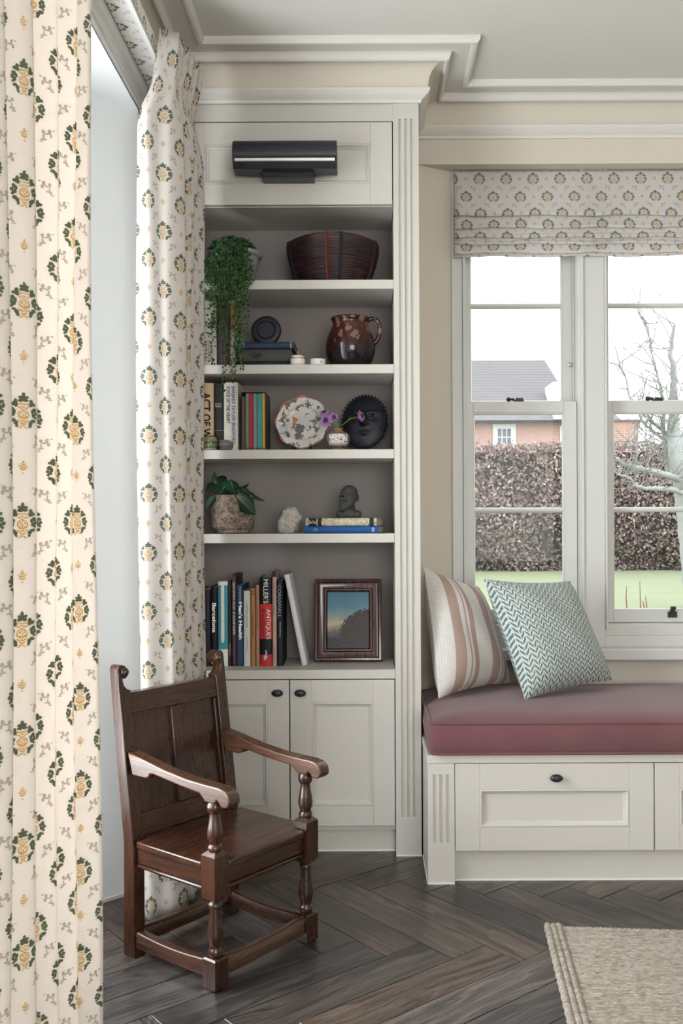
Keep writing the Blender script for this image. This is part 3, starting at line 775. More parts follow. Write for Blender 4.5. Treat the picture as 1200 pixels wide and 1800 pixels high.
# ================================================================ OAK ARMCHAIR (small, turned legs, panelled back)
ch = thing('armchair', 'small dark carved oak armchair with panelled back and turned legs', 'chair', (-.2555, 2.3885, 0), R(51.9))
def rake(z): return .29 + max(0, z-.28)*.13
def block(mb, x, y, s, z0, z1, c=.008):
    h = s/2
    prof = [(h-c, z0), (h, z0+c*.9), (h, z1-c*.9), (h-c, z1)]
    vs = []; fs = []
    for r_, z in prof: vs += [(x-r_,y-r_,z),(x+r_,y-r_,z),(x+r_,y+r_,z),(x-r_,y+r_,z)]
    for k in range(3):
        for j in range(4): fs.append((4*k+j, 4*k+(j+1)%4, 4*k+4+(j+1)%4, 4*k+4+j))
    fs += [(3,2,1,0), (12,13,14,15)]
    mb.add(vs, fs)
for sx in (-1, 1):
    x = .16*sx; m = MB()
    block(m, x, 0, .043, 0, .073, .004)
    m.lathe([(.014,.072),(.0165,.076),(.0175,.083),(.0165,.090),(.0145,.093),(.0135,.096),(.0150,.102),(.0190,.116),(.0200,.128),(.0180,.142),(.0150,.160),(.0135,.176),(.0130,.188),(.0165,.190),(.0175,.194),(.0165,.199),(.013,.203),(.013,.21)], 24, (x,0,0))
    block(m, x, 0, .046, .203, .322, .010)
    m.lathe([(.014,.318),(.0165,.322),(.0180,.328),(.0165,.335),(.0135,.338),(.0150,.344),(.0185,.354),(.0190,.364),(.0170,.378),(.0140,.394),(.0125,.406),(.0125,.410),(.0150,.411),(.0180,.416),(.0195,.424),(.0185,.432),(.015,.436),(.014,.45)], 24, (x,0,0))
    obj('leg', m, 'oak_z', ch, local=True, smooth=40)
    # back post with inward scroll
    x = .166*sx; m = MB(); w = .018; d0, d1_ = .020, .017
    zs = [0, .15, .28, .40, .52, .66]
    vs = []
    for z in zs:
        yy = rake(z); q = d0 + (d1_-d0)*z/.66
        vs += [(x-w,yy-q,z),(x+w,yy-q,z),(x+w,yy+q,z),(x-w,yy+q,z)]
    fs = [(4*k+j, 4*k+(j+1)%4, 4*k+4+(j+1)%4, 4*k+4+j) for k in range(len(zs)-1) for j in range(4)] + [(3,2,1,0)]
    e_ = 4*(len(zs)-1); fs.append((e_,e_+1,e_+2,e_+3)); m.add(vs, fs)
    yy = rake(.66)
    ear = [(.018,.655),(.018,.700),(.0175,.718),(.012,.727),(.002,.7285),(-.008,.724),(-.0135,.715),(-.014,.704),(-.009,.695),(-.001,.692),(.0035,.696),(.004,.688),(.001,.676),(-.006,.667),(-.018,.662),(-.018,.655)]
    ear = [(p*sx, z) for p, z in ear]
    Mx = Matrix(((1,0,0,x),(0,0,-1,yy+.017),(0,1,0,0),(0,0,0,1))) @ Matrix(((1,0,0,0),(0,1,0,0),(0,0,1,0),(0,0,0,1)))
    sh_ = Matrix(((1,0,0,0),(0,1,.13,-.13*.66),(0,0,1,0),(0,0,0,1)))
    m.prism(ear if sx < 0 else ear, 0, .034, sh_ @ Mx)
    m.lathe([(.0105,0),(.0115,.003),(.0115,.042),(.0105,.045),(.0055,.045),(.0045,.049),(.0004,.050)], 16, M=sh_ @ Matrix.Translation((x-.0025*sx, yy+.022, .710)) @ Matrix.Rotation(R(90), 4, 'X'))
    obj('back_post', m, 'oak_z', ch, local=True, fix=True, bevel=.002)
    # arm
    a = [(-.068,.448),(-.064,.438),(-.052,.432),(-.038,.434),(-.029,.444),(-.0255,.447),(-.022,.442),(-.016,.4365),(.016,.4365),(.022,.444),(.034,.4535),(.09,.458),(.16,.466),(.200,.471),(.212,.470),(.218,.460),(.232,.456),(.282,.456),
         (.300,.512),(.24,.503),(.16,.489),(.08,.480),(.02,.478),(-.03,.477),(-.052,.473),(-.064,.463)]
    Ma = Matrix(((0,0,1,.16*sx-.0185),(1,0,0,0),(0,1,0,0),(0,0,0,1)))
    obj('arm', MB().prism(a, 0, .037, Ma), 'oak_light_y', ch, local=True, fix=True, bevel=.0055, seg=3)
def slab(x0,x1,z0,z1,t0,t1):
    """board following the rake of the back, t = distance in front of the rake line"""
    m = MB(); vs = []
    for z in (z0, z1): vs += [(x0,rake(z)-t1,z),(x1,rake(z)-t1,z),(x1,rake(z)-t0,z),(x0,rake(z)-t0,z)]
    return m.add(vs, [(3,2,1,0),(4,5,6,7),(0,1,5,4),(1,2,6,5),(2,3,7,6),(3,0,4,7)])
obj('top_rail', slab(-.148,.148,.602,.655,-.012,.013), 'oak_x', ch, local=True, bevel=.002)
obj('rail_moulding', slab(-.146,.146,.6035,.611,.013,.0165), 'oak_x', ch, local=True, bevel=.002)
obj('bottom_rail', slab(-.148,.148,.296,.350,-.012,.013), 'oak_x', ch, local=True, bevel=.002)
obj('muntin', slab(-.018,.018,.350,.602,-.010,.011), 'oak_z', ch, local=True, bevel=.003)
for x0, x1 in ((-.150,-.004), (.004,.150)):
    obj('back_panel', slab(x0,x1,.345,.607,-.008,.000), 'oak_z', ch, local=True)
for x0, x1 in ((-.148,-.139), (.139,.148)):
    obj('stile_moulding', slab(x0,x1,.352,.600,.001,.010), 'oak_z', ch, local=True, bevel=.002)
seat = [(-.183,.024),(-.139,.024),(-.134,.018),(-.134,-.016),(-.128,-.022),(.128,-.022),(.134,-.016),(.134,.018),(.139,.024),(.183,.024),(.182,.262),(.146,.266),(.146,.290),(-.146,.290),(-.146,.266),(-.182,.262)]
obj('seat', MB().prism(seat, .277, .295), 'oak_x', ch, local=True, bevel=.006, seg=3)
def rail(nm, x0,x1,y0,y1,z0,z1, m='oak_x', b=.003): return obj(nm, MB().box(x0,x1,y0,y1,z0,z1), m, ch, local=True, bevel=b)
rail('apron', -.137,.137,-.011,.011,.236,.2765); rail('apron_moulding', -.137,.137,-.0145,.011,.226,.2355, b=.004)
rail('apron', -.137,.137,.281,.300,.236,.2765)
for sx in (-1, 1):
    x = .162*sx
    rail('apron', x-.011,x+.011,.0235,.269,.236,.2765,'oak_y'); rail('apron_moulding', x-.0145,x+.0145,.0235,.269,.226,.2355,'oak_y',.004)
def stretcher(p0, p1, m):
    """worn stretcher, slightly dished on top"""
    p0 = Vector(p0); p1 = Vector(p1); d = (p1-p0); s_ = Vector((-d.y, d.x, 0)).normalized()*.0135; mb = MB(); k = 10; vs = []
    for i in range(k+1):
        t = i/k; c = p0+d*t; top = .066-.007*math.sin(math.pi*t); b0 = .026-.001*math.sin(math.pi*t)
        for q, z in ((-1,b0),(1,b0),(1,top-.004),(.7,top),(-.7,top),(-1,top-.004)): vs.append((c.x+s_.x*q, c.y+s_.y*q, z))
    fs = [(6*i+j, 6*i+(j+1)%6, 6*i+6+(j+1)%6, 6*i+6+j) for i in range(k) for j in range(6)] + [tuple(range(5,-1,-1)), tuple(range(6*k, 6*k+6))]
    mb.add(vs, fs); obj('stretcher', mb, m, ch, local=True, fix=True, smooth=50)
stretcher((-.138,0,0), (.138,0,0), 'oak_light_x'); stretcher((-.147,.29,0), (.147,.29,0), 'oak_x')
for sx in (-1, 1): stretcher((.161*sx,.0225,0), (.165*sx,.269,0), 'oak_y')

# ================================================================ JUTE RUG
n = N('jute'); co = n.coord()
k = n.noise(n.map(co, (60, 190, 60)), 1, 3); k2 = n.noise(co, 700, 2); k3 = n.noise(co, 3, 2)
c = n.ramp(k, [(.3, (.25,.21,.17)), (.5, (.43,.38,.325)), (.72, (.58,.54,.48))])
c = n.mix(n.m('MULTIPLY', k2, .4), c, (.30,.24,.18))
n.set(c, .9, n.bump(k2, .6, .003), spec=.1)
ro = Vector((.479, 2.584)); rx = Vector((.9965, -.0835)); ry = Vector((-.0835, -.9965))
rug = thing('jute_rug', 'natural braided jute rug on the herringbone floor', 'rug', (ro.x, ro.y, 0), math.atan2(rx.y, rx.x))
def braid(mb, s, e, w, h, step, ph=0, up=None):
    """flat braided cord from s to e (local plan), width w, height h"""
    s = Vector(s); e = Vector(e); L = (e-s).length; d = (e-s)/L; q = Vector((-d.y, d.x)); nseg = max(2, int(L/step)); vs = []; fs = []
    for i in range(nseg+1):
        t = i*L/nseg; a = 2*math.pi*t/(step*4)+ph
        sw = (.22 if w < .015 else .12)*w*math.sin(a); hh = h*(.86+.14*math.sin(a*2+1)) if w < .015 else h*(.93+.07*math.sin(a*2+1)); ww = w*(.52+.05*math.sin(a*2)) if w < .015 else w*(.52+.02*math.sin(a*2))
        c = s+d*t+q*sw*.5
        for o_, z in ((-ww,.001),(-ww*.72,hh*.75),(0+sw*.3,hh),(ww*.72,hh*.75),(ww,.001)): p = c+q*o_; vs.append((p.x, p.y, z))
    for i in range(nseg):
        for j in range(4): fs.append((5*i+j, 5*i+j+1, 5*i+6+j, 5*i+5+j))
    mb.add(vs, fs)
RW, RL, BW = 1.35, 1.55, .046
mb = MB(); row = 0; y = -.006; rs = .0095
while y > -RL:
    braid(mb, (BW-.004, y), (RW-BW+.004, y+random.uniform(-.0008,.0008)), rs*1.12, .0095+random.uniform(-.0012,.0012), .0062, random.uniform(0,6)); y -= rs
o = obj('weave', mb, 'jute', rug, local=True, fix=False, smooth=75); o['kind'] = 'stuff'
for x0 in (0, RW-BW):
    mb = MB()
    for k in range(3): braid(mb, (x0+.0075+k*.0155, .004), (x0+.0075+k*.0155, -RL), .0185, .0135, .009, k*2.0)
    obj('border', mb, 'jute', rug, local=True, smooth=75)

# ================================================================ SCATTER CUSHIONS
n = N('striped_linen'); uv = n.coord('UV'); u, v_, _ = n.xyz(uv)
dots = n.m('MULTIPLY', n.m('GREATER_THAN', n.m('SINE', n.m('MULTIPLY', u, 1250)), .2), n.m('GREATER_THAN', n.m('SINE', n.m('MULTIPLY', v_, 900)), .35))
wb2 = n.noise(n.map(uv, (500, 90, 1)), 1, 2)
base = n.mix(n.m('MULTIPLY', dots, .75), (.66,.63,.60), (.30,.26,.25))
rust = n.mix(wb2, (.24,.115,.085), (.40,.25,.20))
def band(lo, hi): return n.m('MULTIPLY', n.m('GREATER_THAN', u, lo), n.m('LESS_THAN', u, hi))
msk = None
for lo, hi in ((.055,.105),(.128,.136),(.150,.178),(.262,.312),(.330,.337),(.350,.378)):
    b_ = band(lo, hi); msk = b_ if msk is None else n.m('ADD', msk, b_)
soft = n.m('MULTIPLY', msk, n.m('MULTIPLY_ADD', wb2, .5, .5))
n.set(n.mix(soft, base, rust), .9, n.bump(n.noise(n.map(uv, (600,600,1)), 1, 2), .3, .0015), spec=.1)
n = N('teal_weave'); uv = n.coord('UV'); q = n.v('ADD', uv, n.v('MULTIPLY', n.v('SUBTRACT', n.n('TexNoise', {'Vector': uv, 'Scale': 120}).outputs[1], (.5,.5,.5)), (.007,.007,0)))
u, v_, _ = n.xyz(q)
colw = .0145
ci = n.m('DIVIDE', u, colw); par = n.m('FLOORED_MODULO', n.m('FLOOR', ci), 2); cf = n.m('SUBTRACT', n.m('FRACT', ci), .5)
slope = n.m('MULTIPLY', cf, n.m('MULTIPLY_ADD', par, 2, -1))
ph = n.m('FRACT', n.m('ADD', n.m('MULTIPLY', v_, 1/.0195), n.m('MULTIPLY', slope, 1.15)))
st = n.m('MULTIPLY', n.m('LESS_THAN', n.m('ABSOLUTE', n.m('SUBTRACT', ph, .5)), .25), n.m('LESS_THAN', n.m('ABSOLUTE', cf), .43))
tex = n.noise(n.map(uv, (500,500,1)), 1, 2)
teal = n.mix(tex, (.030,.105,.125), (.085,.20,.225))
n.set(n.mix(n.m('MULTIPLY', st, .92), n.mix(tex, (.50,.50,.46), (.62,.62,.57)), teal), .9, n.bump(n.m('ADD', n.m('MULTIPLY', st, .7), n.m('MULTIPLY', tex, .3)), .35, .002), spec=.1)
def pillow(name, label, corners, thick, mat, uvrot=False, size=.42):
    BL, BR, TL, TR = [Vector(c) for c in corners]; nn = 26
    nrm = ((BR-BL).cross(TL-BL)).normalized()        # towards the viewer
    mb = MB(); mb.uv = []
    for side in (1, -1):
        for j in range(nn+1):
            for i in range(nn+1):
                s_, t = i/nn, j/nn; a, b = 2*s_-1, 2*t-1
                pin = .055
                a2 = a*(1-pin*(1-b*b)); b2 = b*(1-pin*(1-a*a))
                S, T_ = (a2+1)/2, (b2+1)/2
                p = (BL*(1-S)+BR*S)*(1-T_) + (TL*(1-S)+TR*S)*T_
                h = thick*((1-a**4)*(1-b**4))**.62*(.8+.2*(1-a*a)*(1-b*b))
                h += .004*math.sin(7*a+5*b+side)*(1-a*a)*(1-b*b)
                mb.v.append(p + nrm*h*side); mb.uv.append((s_*size, t*size))
    m_ = nn+1
    for sd in (0, 1):
        o_ = sd*m_*m_
        for j in range(nn):
            for i in range(nn):
                f = [o_+j*m_+i, o_+j*m_+i+1, o_+(j+1)*m_+i+1, o_+(j+1)*m_+i]
                mb.f.append(f if sd == 0 else f[::-1]); mb.m.append(0)
    c = (BL+BR)/2
    return tag(obj(name, mb, mat, None, (c.x, c.y, CZ1), smooth=80), label, 'pillow')
pillow('scatter_pillow', 'cream pillow with woven rust stripes leaning on the bookcase side', [at(770,1228,3.13), at(897,1200,3.38), at(744,995,3.24), at(840,1030,3.42)], .078, 'striped_linen')
pillow('scatter_pillow', 'teal and cream zigzag-weave pillow leaning on the striped pillow', [at(922,1230,3.11), at(1078,1196,3.30), at(849,1017,3.22), at(1002,1021,3.38)], .085, 'teal_weave')

# ================================================================ THINGS ON THE SHELVES
_mc = {}
def cover(col, rough=.45):
    k = (tuple(round(c, 4) for c in col), rough)
    if k not in _mc:
        nm = 'cover_%d' % len(_mc); plain(nm, col, rough, .07, 30, spec=.2); _mc[k] = nm
    return _mc[k]
def ink(col):
    return cover(col, .6)
SPINE_UP = Matrix(((0,-1,0,0),(0,0,-1,0),(1,0,0,0),(0,0,0,1)))
def book(label, t, h, depth, loc, col, rot=(0,0,0), texts=(), bands=(), soft=False, group=None, rough=.45, mat=None, name='book'):
    m = MB(); a = t/2; r_ = min(.004, t*.25); bw = .0012 if soft else .0024
    arc = [(-a*math.cos(R(q)), .004-(.004+r_*.4)*math.sin(R(q))) for q in (0,25,50,75,90,105,130,155,180)] if not soft else [(-a,0),(a,0)]
    poly = arc + [(a,depth),(a-bw,depth),(a-bw,.006),(-a+bw,.006),(-a+bw,depth),(-a,depth)]
    m.prism(poly, 0, h)
    o = obj(name, m, mat or cover(col, rough), None, None, local=True, fix=True, smooth=30)
    o.location = loc; o.rotation_euler = rot
    PM[o] = Matrix.Translation(loc)
    e_ = .001 if soft else .003
    obj('pages', MB().box(-a+bw, a-bw, .0062, depth-(.0005 if soft else .004), e_, h-e_), 'page', o, local=True, smooth=None)
    yf = -.0003 if soft else -r_*.4-.0004
    for b0, b1, c in bands:
        k = MB()
        pts = [(x*1.004, y-.0004) for x, y in arc] + [(a*1.004,.004),(-a*1.004,.004)] if not soft else [(-a*1.002,-.0004),(a*1.002,-.0004),(a*1.002,.003),(-a*1.002,.003)]
        k.prism(pts, b0*h, b1*h); obj('spine_band', k, cover(c), o, local=True, fix=True, smooth=30)
    for s, z, w, hh, c, dx, bold, up in texts:
        lettering(s, o, Matrix.Translation((dx*t, yf-.0006, z*h)) @ (SPINE_UP if up else SPINE), w*h, hh*t, ink(c), bold)
    return tag(o, label, 'book', group)

# ---- bottom compartment: upright row
YB5 = 3.212
def up5(label, px0, px1, ytop, col, texts=(), bands=(), depth=.17, soft=False, Y=YB5, rough=.45, tilt=0):
    x0, x1 = ax(px0, Y, 1100), ax(px1, Y, 1100); zt_ = az(ytop, Y, px0)
    return book(label, x1-x0-.0006, zt_-WZ-.0006, depth, ((x0+x1)/2, Y, WZ+.0004), col, (0,tilt,0), texts, bands, soft, 'books in the bottom compartment', rough)
W1 = (.80,.80,.76)
up5('dark navy hardback partly behind the curtain, beside the Barcelona book', 350, 370, 1037, (.012,.014,.022))
up5('black paperback with white Barcelona spine lettering', 370.6, 382.4, 1031, (.008,.008,.009), [('Barcelona', .61, .37, .62, W1, 0, .025, 0)], [(.13,.18,(.03,.10,.35)),(.085,.125,(.05,.25,.09)),(.03,.08,(.75,.22,.03))])
gb_ = up5('cream and teal gardening book with bold spine panel', 383, 400.6, 1022, (.55,.53,.45), [('GARDEN', .42, .28, .34, (.16,.15,.11), 0, .01, 0), ('ENCYCLOPEDIA', .75, .34, .26, (.16,.15,.11), 0, .01, 0)], [(.20,.955,(.035,.20,.25))], .165)
gh_ = az(1022, YB5, 383)-WZ
obj('spine_panel', MB().prism([(.0055*math.cos(R(a_))*1.0, .62*gh_+(.30*gh_*(1 if math.sin(R(a_)) > 0 else -1) if abs(math.sin(R(a_))) > .01 else 0)+.012*math.sin(R(a_))) for a_ in range(5, 360, 10)], -.0050, -.002, Matrix(((1,0,0,0),(0,0,1,0),(0,1,0,0),(0,0,0,1)))), cover((.50,.49,.42)), gb_, local=True, fix=True)
up5('thin black book between the teal garden book and a maroon spine', 401, 407, 1022, (.012,.012,.012), [('ANDREW', .20, .14, .5, (.25,.22,.15), 0, 0, 0)])
up5('tall maroon-brown hardback with pale capital letters on its spine', 407.4, 415.6, 1010, (.055,.025,.026), [("GENTLEMAN'S RELISH", .77, .30, .55, (.50,.46,.45), 0, 0, 0), ('BY RONNIE BARKER', .47, .25, .55, (.50,.46,.45), 0, 0, 0)])
up5('navy book with a bold white two-word title along its spine', 416, 427.4, 1028, (.018,.045,.085), [("Men's Health", .56, .46, .52, W1, .10, .03, 0), ('The Complete Book of', .87, .22, .28, (.5,.55,.6), .05, 0, 0)])
up5('slim white hardback with small black spine lettering', 427.8, 439.8, 1038.5, (.58,.57,.52), [('A HISTORY OF SUSSEX', .68, .34, .26, (.05,.05,.05), 0, 0, 0), ('J R ARMSTRONG', .30, .18, .24, (.05,.05,.05), 0, 0, 0)])
up5('orange-tan book with brown spine lettering', 440.2, 448.8, 1034, (.38,.18,.07), [('ANCESTRY', .52, .28, .5, (.16,.07,.02), 0, 0, 0)], [(.92,.935,(.12,.05,.02)),(.955,.965,(.12,.05,.02))])
up5('narrow peach-pink book between the tan book and the red antiques book', 449.2, 455.8, 1028, (.40,.215,.15), [('THE PARISH REGISTER', .68, .42, .36, (.20,.09,.06), 0, 0, 0)])
mb_ = up5('thick black and red antiques encyclopedia with large white title', 456.2, 478, 1015, (.010,.010,.012),
    [("MILLER'S", .845, .27, .40, W1, .02, .004, 0), ('ANTIQUES', .475, .34, .40, W1, .20, .004, 0), ('Encyclopedia', .47, .34, .34, (.06,.01,.01), -.24, 0, 0)], [(.31,.70,(.50,.035,.035)),(.0,.13,(.45,.03,.03))])
up5('thin pink book with a blue head band', 478.4, 486, 1005, (.52,.335,.29), [('The Art of Home Conversion', .72, .36, .42, (.12,.08,.08), 0, 0, 0), ('Lorrie Mack', .12, .16, .42, (.12,.08,.08), 0, 0, 0)], [(.945,1.0,(.025,.035,.09))])
up5('black paperback with blue-grey CORNWALL lettering', 486.4, 497, 1020.5, (.016,.017,.020), [('CORNWALL', .76, .38, .58, (.22,.34,.38), -.05, 0, 0), ('Richard Strong', .43, .17, .30, (.6,.6,.6), .05, 0, 0)])
# figurine picture on the antiques spine: a small porcelain lady
fm = MB(); fm.ball((0,-.0052,.053),(.0022,.0006,.0026),10,6); fm.ball((.001,-.0052,.044),(.003,.0006,.0065),10,6); fm.ball((-.001,-.0052,.031),(.0065,.0006,.0075),10,6); fm.ball((-.004,-.0052,.024),(.003,.0006,.004),8,6)
obj('figurine_print', fm, cover((.45,.47,.58)), mb_, local=True)
# leaning white book
lp0, lp1 = at(530.5, 1170, YB5), at(499, 1010, YB5)
tl = math.atan2(lp1.x-lp0.x, lp1.z-lp0.z)
hh = ((lp1.x-lp0.x)**2+(lp1.z-lp0.z)**2)**.5
book('white hardback leaning diagonally against the upright row', .0178, hh, .19, (lp0.x+.0085, YB5, WZ+.0005-.0089*math.sin(tl)), (.50,.51,.52), (0, tl, 0), group='books in the bottom compartment', mat=cover((.62,.63,.64), .5))

# ---- framed landscape
n = N('painting'); uv = n.coord('UV'); u, v_, _ = n.xyz(uv)
w = n.noise(n.map(uv, (3,4,1)), 1, 5, .6, .6); fine = n.noise(uv, 26, 4)
v2 = n.m('ADD', v_, n.m('MULTIPLY', n.m('SUBTRACT', w, .5), .34))
sky = n.ramp(v2, [(.0,(.02,.02,.022)),(.18,(.035,.035,.038)),(.3,(.10,.10,.10)),(.42,(.50,.40,.24)),(.55,(.22,.30,.27)),(.75,(.07,.20,.28)),(1,(.05,.14,.22))])
d = n.v('LENGTH', n.v('MULTIPLY', n.v('SUBTRACT', uv, (1.0,.26,0)), (1.25,2.0,0)))
d2 = n.m('ADD', d, n.m('MULTIPLY', n.m('SUBTRACT', fine, .5), .5))
bush = n.ramp(fine, [(.35,(.008,.008,.008)),(.55,(.03,.022,.015)),(.7,(.12,.035,.02))])
c = n.mix(n.m('LESS_THAN', d2, .86), sky, bush)
low = n.ramp(fine, [(.4,(.008,.008,.008)),(.62,(.03,.028,.027)),(.82,(.14,.13,.125))])
c = n.mix(n.m('LESS_THAN', n.m('ADD', v_, n.m('MULTIPLY', n.m('SUBTRACT', w, .5), .25)), .18), c, low)
n.set(c, .35, spec=.4)
wood('mahogany', 2, (.020,.005,.005), (.075,.018,.015), .22, .6, wear=(.06,.016,.014))
f0, f1 = at(553, 1160, 3.30), at(671, 1160, 3.30)
FW = f1.x-f0.x; FH = .282; lean = R(13)
pf = obj('framed_painting', MB().loops((-FW/2, FW/2, 0, FH), [(0,-.020),(0,.004),(.003,.008),(.009,.009),(.013,.004),(.020,.001),(.030,.001),(.034,.006),(.039,.006),(.044,-.004)], 0, cap=False)
         .loops((-FW/2, FW/2, 0, FH), [(.044,-.020),(0,-.020)], 0, cap=False), 'mahogany', None, None, local=True, fix=True, smooth=25)
pf.location = ((f0.x+f1.x)/2, 3.285, WZ+.0050); pf.rotation_euler = (-lean, 0, 0); PM[pf] = Matrix.Translation(pf.location)
tag(pf, 'dark mahogany frame with a small landscape painting', 'picture')
k = MB(); q_ = .0435; k.add([(-FW/2+q_,.005,q_),(FW/2-q_,.005,q_),(FW/2-q_,.005,FH-q_),(-FW/2+q_,.005,FH-q_)], [(0,1,2,3)]); k.uv = [(0,0),(1,0),(1,1),(0,1)]
obj('painting', k, 'painting', pf, local=True, smooth=None)
obj('backing', MB().box(-FW/2+.01, FW/2-.01, .0145, .0195, .01, FH-.01), 'page', pf, local=True)

# ---- fourth compartment
S4 = SH[3]
n = N('speckled_stone'); co = n.coord(); a_ = n.noise(co, 160, 3, .7); b_ = n.noise(co, 55, 3)
n.set(n.ramp(n.m('ADD', n.m('MULTIPLY', a_, .6), n.m('MULTIPLY', b_, .4)), [(.36,(.05,.036,.028)),(.5,(.20,.15,.115)),(.64,(.40,.33,.27))]), .85, n.bump(a_, .5, .003))
n = N('dark_leaf'); uv = n.coord('UV'); u, v_, _ = n.xyz(uv)
mid = n.m('LESS_THAN', n.m('ABSOLUTE', u), .045)
n.set(n.mix(mid, n.mix(n.noise(uv, 6, 3), (.008,.030,.022), (.022,.060,.030)), (.16,.26,.03)), .32)
px_, yy4 = ax(409.5, 3.24, 900), 3.235
pp_ = thing('potted_philodendron', 'speckled stone pot with broad dark green leaves', 'plant', (px_, yy4, S4))
obj('pot', MB().lathe([(.052,.0005),(.056,.004),(.057,.012),(.066,.016),(.0715,.024),(.0720,.05),(.0715,.11),(.0708,.1285),(.066,.1285),(.065,.112),(.0004,.112)], 40, (px_,yy4,S4)), 'speckled_stone', pp_, smooth=40)
obj('soil', MB().lathe([(.0645,.112),(.0004,.117)], 24, (px_,yy4,S4), cap=False), 'dark_soil', pp_)
obj('saucer', MB().lathe([(.0004,.0),(.048,.0),(.050,.003),(.0004,.0035)], 24, (px_,yy4-.012,S4-.0003)), 'dark_soil', pp_) if False else None
def big_leaf(base, tip, width, curl, fold=.25, side=None, nm='leaf', parent=None, mat='dark_leaf'):
    b = Vector(base); t = Vector(tip); d = t-b; L = d.length; d.normalize()
    s = Vector(side).normalized() if side is not None else d.cross(Vector((0,0,1))).normalized()
    s = (s - d*s.dot(d)).normalized(); up = s.cross(d).normalized(); m = MB(); m.uv = []; k = 10
    for i in range(k+1):
        q = i/k; wd = width*.5*(math.sin(math.pi*min(1, q**.62*.97+.03))**.8)*(1 if q < .97 else .3)
        c = b + d*L*q + up*(curl*L*math.sin(math.pi*q))
        for e in (-1,-.5,0,.5,1):
            m.v.append(c + s*wd*e + up*(abs(e)*wd*fold)); m.uv.append((e, q))
    for i in range(k):
        for j in range(4): m.f.append([i*5+j, i*5+j+1, i*5+6+j, i*5+5+j]); m.m.append(0)
    return obj(nm, m, mat, parent, smooth=80, solid=.0008)
def P4(px, py, dy=0): return at(px, py, yy4+dy)
stem = Vector((px_, yy4, S4+.115))
for base, tip, wd, curl, side in (
    (P4(412,868,-.07), P4(449,905,-.085), .062, .06, (.8,0,.6)),            # big leaf over the pot's rim
    (P4(402,845,-.02), P4(384,870,-.065), .050, .12, (.7,.3,-.2)),
    (P4(405,843,-.03), P4(414,866,-.075), .046, .10, (1,.2,0)),
    (P4(425,855,-.02), P4(466,881,-.03), .022, .10, (.2,.6,.6)),
    (P4(420,858,-.01), P4(448,866,.0), .032, .16, (.2,.9,.3)),
    (P4(385,855,.0), P4(362,868,-.03), .050, .12, (.3,.6,.5)),
    (P4(380,855,.02), P4(376,829,.03), .022, .05, (1,.1,0)),
    (P4(398,848,.03), P4(372,846,.05), .045, .15, (0,.9,.4)),
    (P4(378,872,-.06), P4(359,898,-.08), .030, .06, (.6,.4,.5)),
    (P4(415,855,.03), P4(438,849,.05), .036, .12, (0,.9,.4))):
    lf_ = big_leaf(base, tip, wd, curl, .3, side, 'leaf', pp_)
    obj('stalk', MB().tube([stem, (stem+Vector(base))/2+Vector((0,0,.02)), Vector(base)], [.0022,.002,.0016], 6), cover((.10,.17,.03), .5), lf_)

# crystal geode: rough cut rock
n = N('geode'); co = n.coord(); vo = n.n('TexVoronoi', {'Vector': co, 'Scale': 60}).outputs['Distance']; nz = n.noise(co, 45, 4)
n.set(n.mix(nz, (.16,.15,.14), (.52,.50,.47)), .4, n.bump(n.m('ADD', vo, nz), .6, .004))
plain('quartz', (.58,.50,.44), .25, .2, 60, .3)
gc = at(505, 911, 3.20); gb = Vector((gc.x, 3.20, S4))
def rock(seed, rx, ry, rz, amp, seg=22, rings=16):
    q = random.Random(seed); ph = [(q.uniform(2,9), q.uniform(2,9), q.uniform(0,6.3), q.uniform(.3,1)) for _ in range(7)]; m = MB()
    m.ball((0,0,0), 1, seg, rings); out = []
    for p in m.v:
        p = p.normalized(); k = 1+amp*sum(w_*math.sin(a*p.x*1.3+b*p.y+c*1.0+a*p.z) for a, b, c, w_ in ph)/3
        fac = .08*round((p.x*.7+p.z*.4+p.y)*3)/3
        out.append(Vector((p.x*rx*(k+fac), p.y*ry*k, p.z*rz*k)))
    m.v = out; return m
m = rock(4, .038, .026, .049, .16); zmin = min(p.z for p in m.v); 
m.v = [Vector((p.x, p.y, max(p.z, -.040))) + gb + Vector((0,0,.0405)) for p in m.v]
m.v = [Vector((p.x + (.008 if p.z > gb.z+.05 else 0), max(p.y, 3.184), p.z)) for p in m.v]
go = obj('crystal_geode', m, 'geode', None, tuple(gb), smooth=35); tag(go, 'pale cut quartz geode standing beside the stacked blue book', 'stone')
m = MB()
for i in range(26):
    a = i*2.4; r_ = .0045*math.sqrt(i); p = gb + Vector((.012+r_*math.cos(a)*.8, -.018, .040+r_*math.sin(a)))
    T = Matrix.Translation(p) @ Matrix.Rotation(R(90)+random.uniform(-.5,.5), 4, 'X') @ Matrix.Rotation(random.uniform(-.5,.5), 4, 'Y')
    m.lathe([(.0050,-.006),(.0048,.003),(.0004,.008)], 6, M=T)
obj('crystals', m, 'quartz', go, smooth=20)

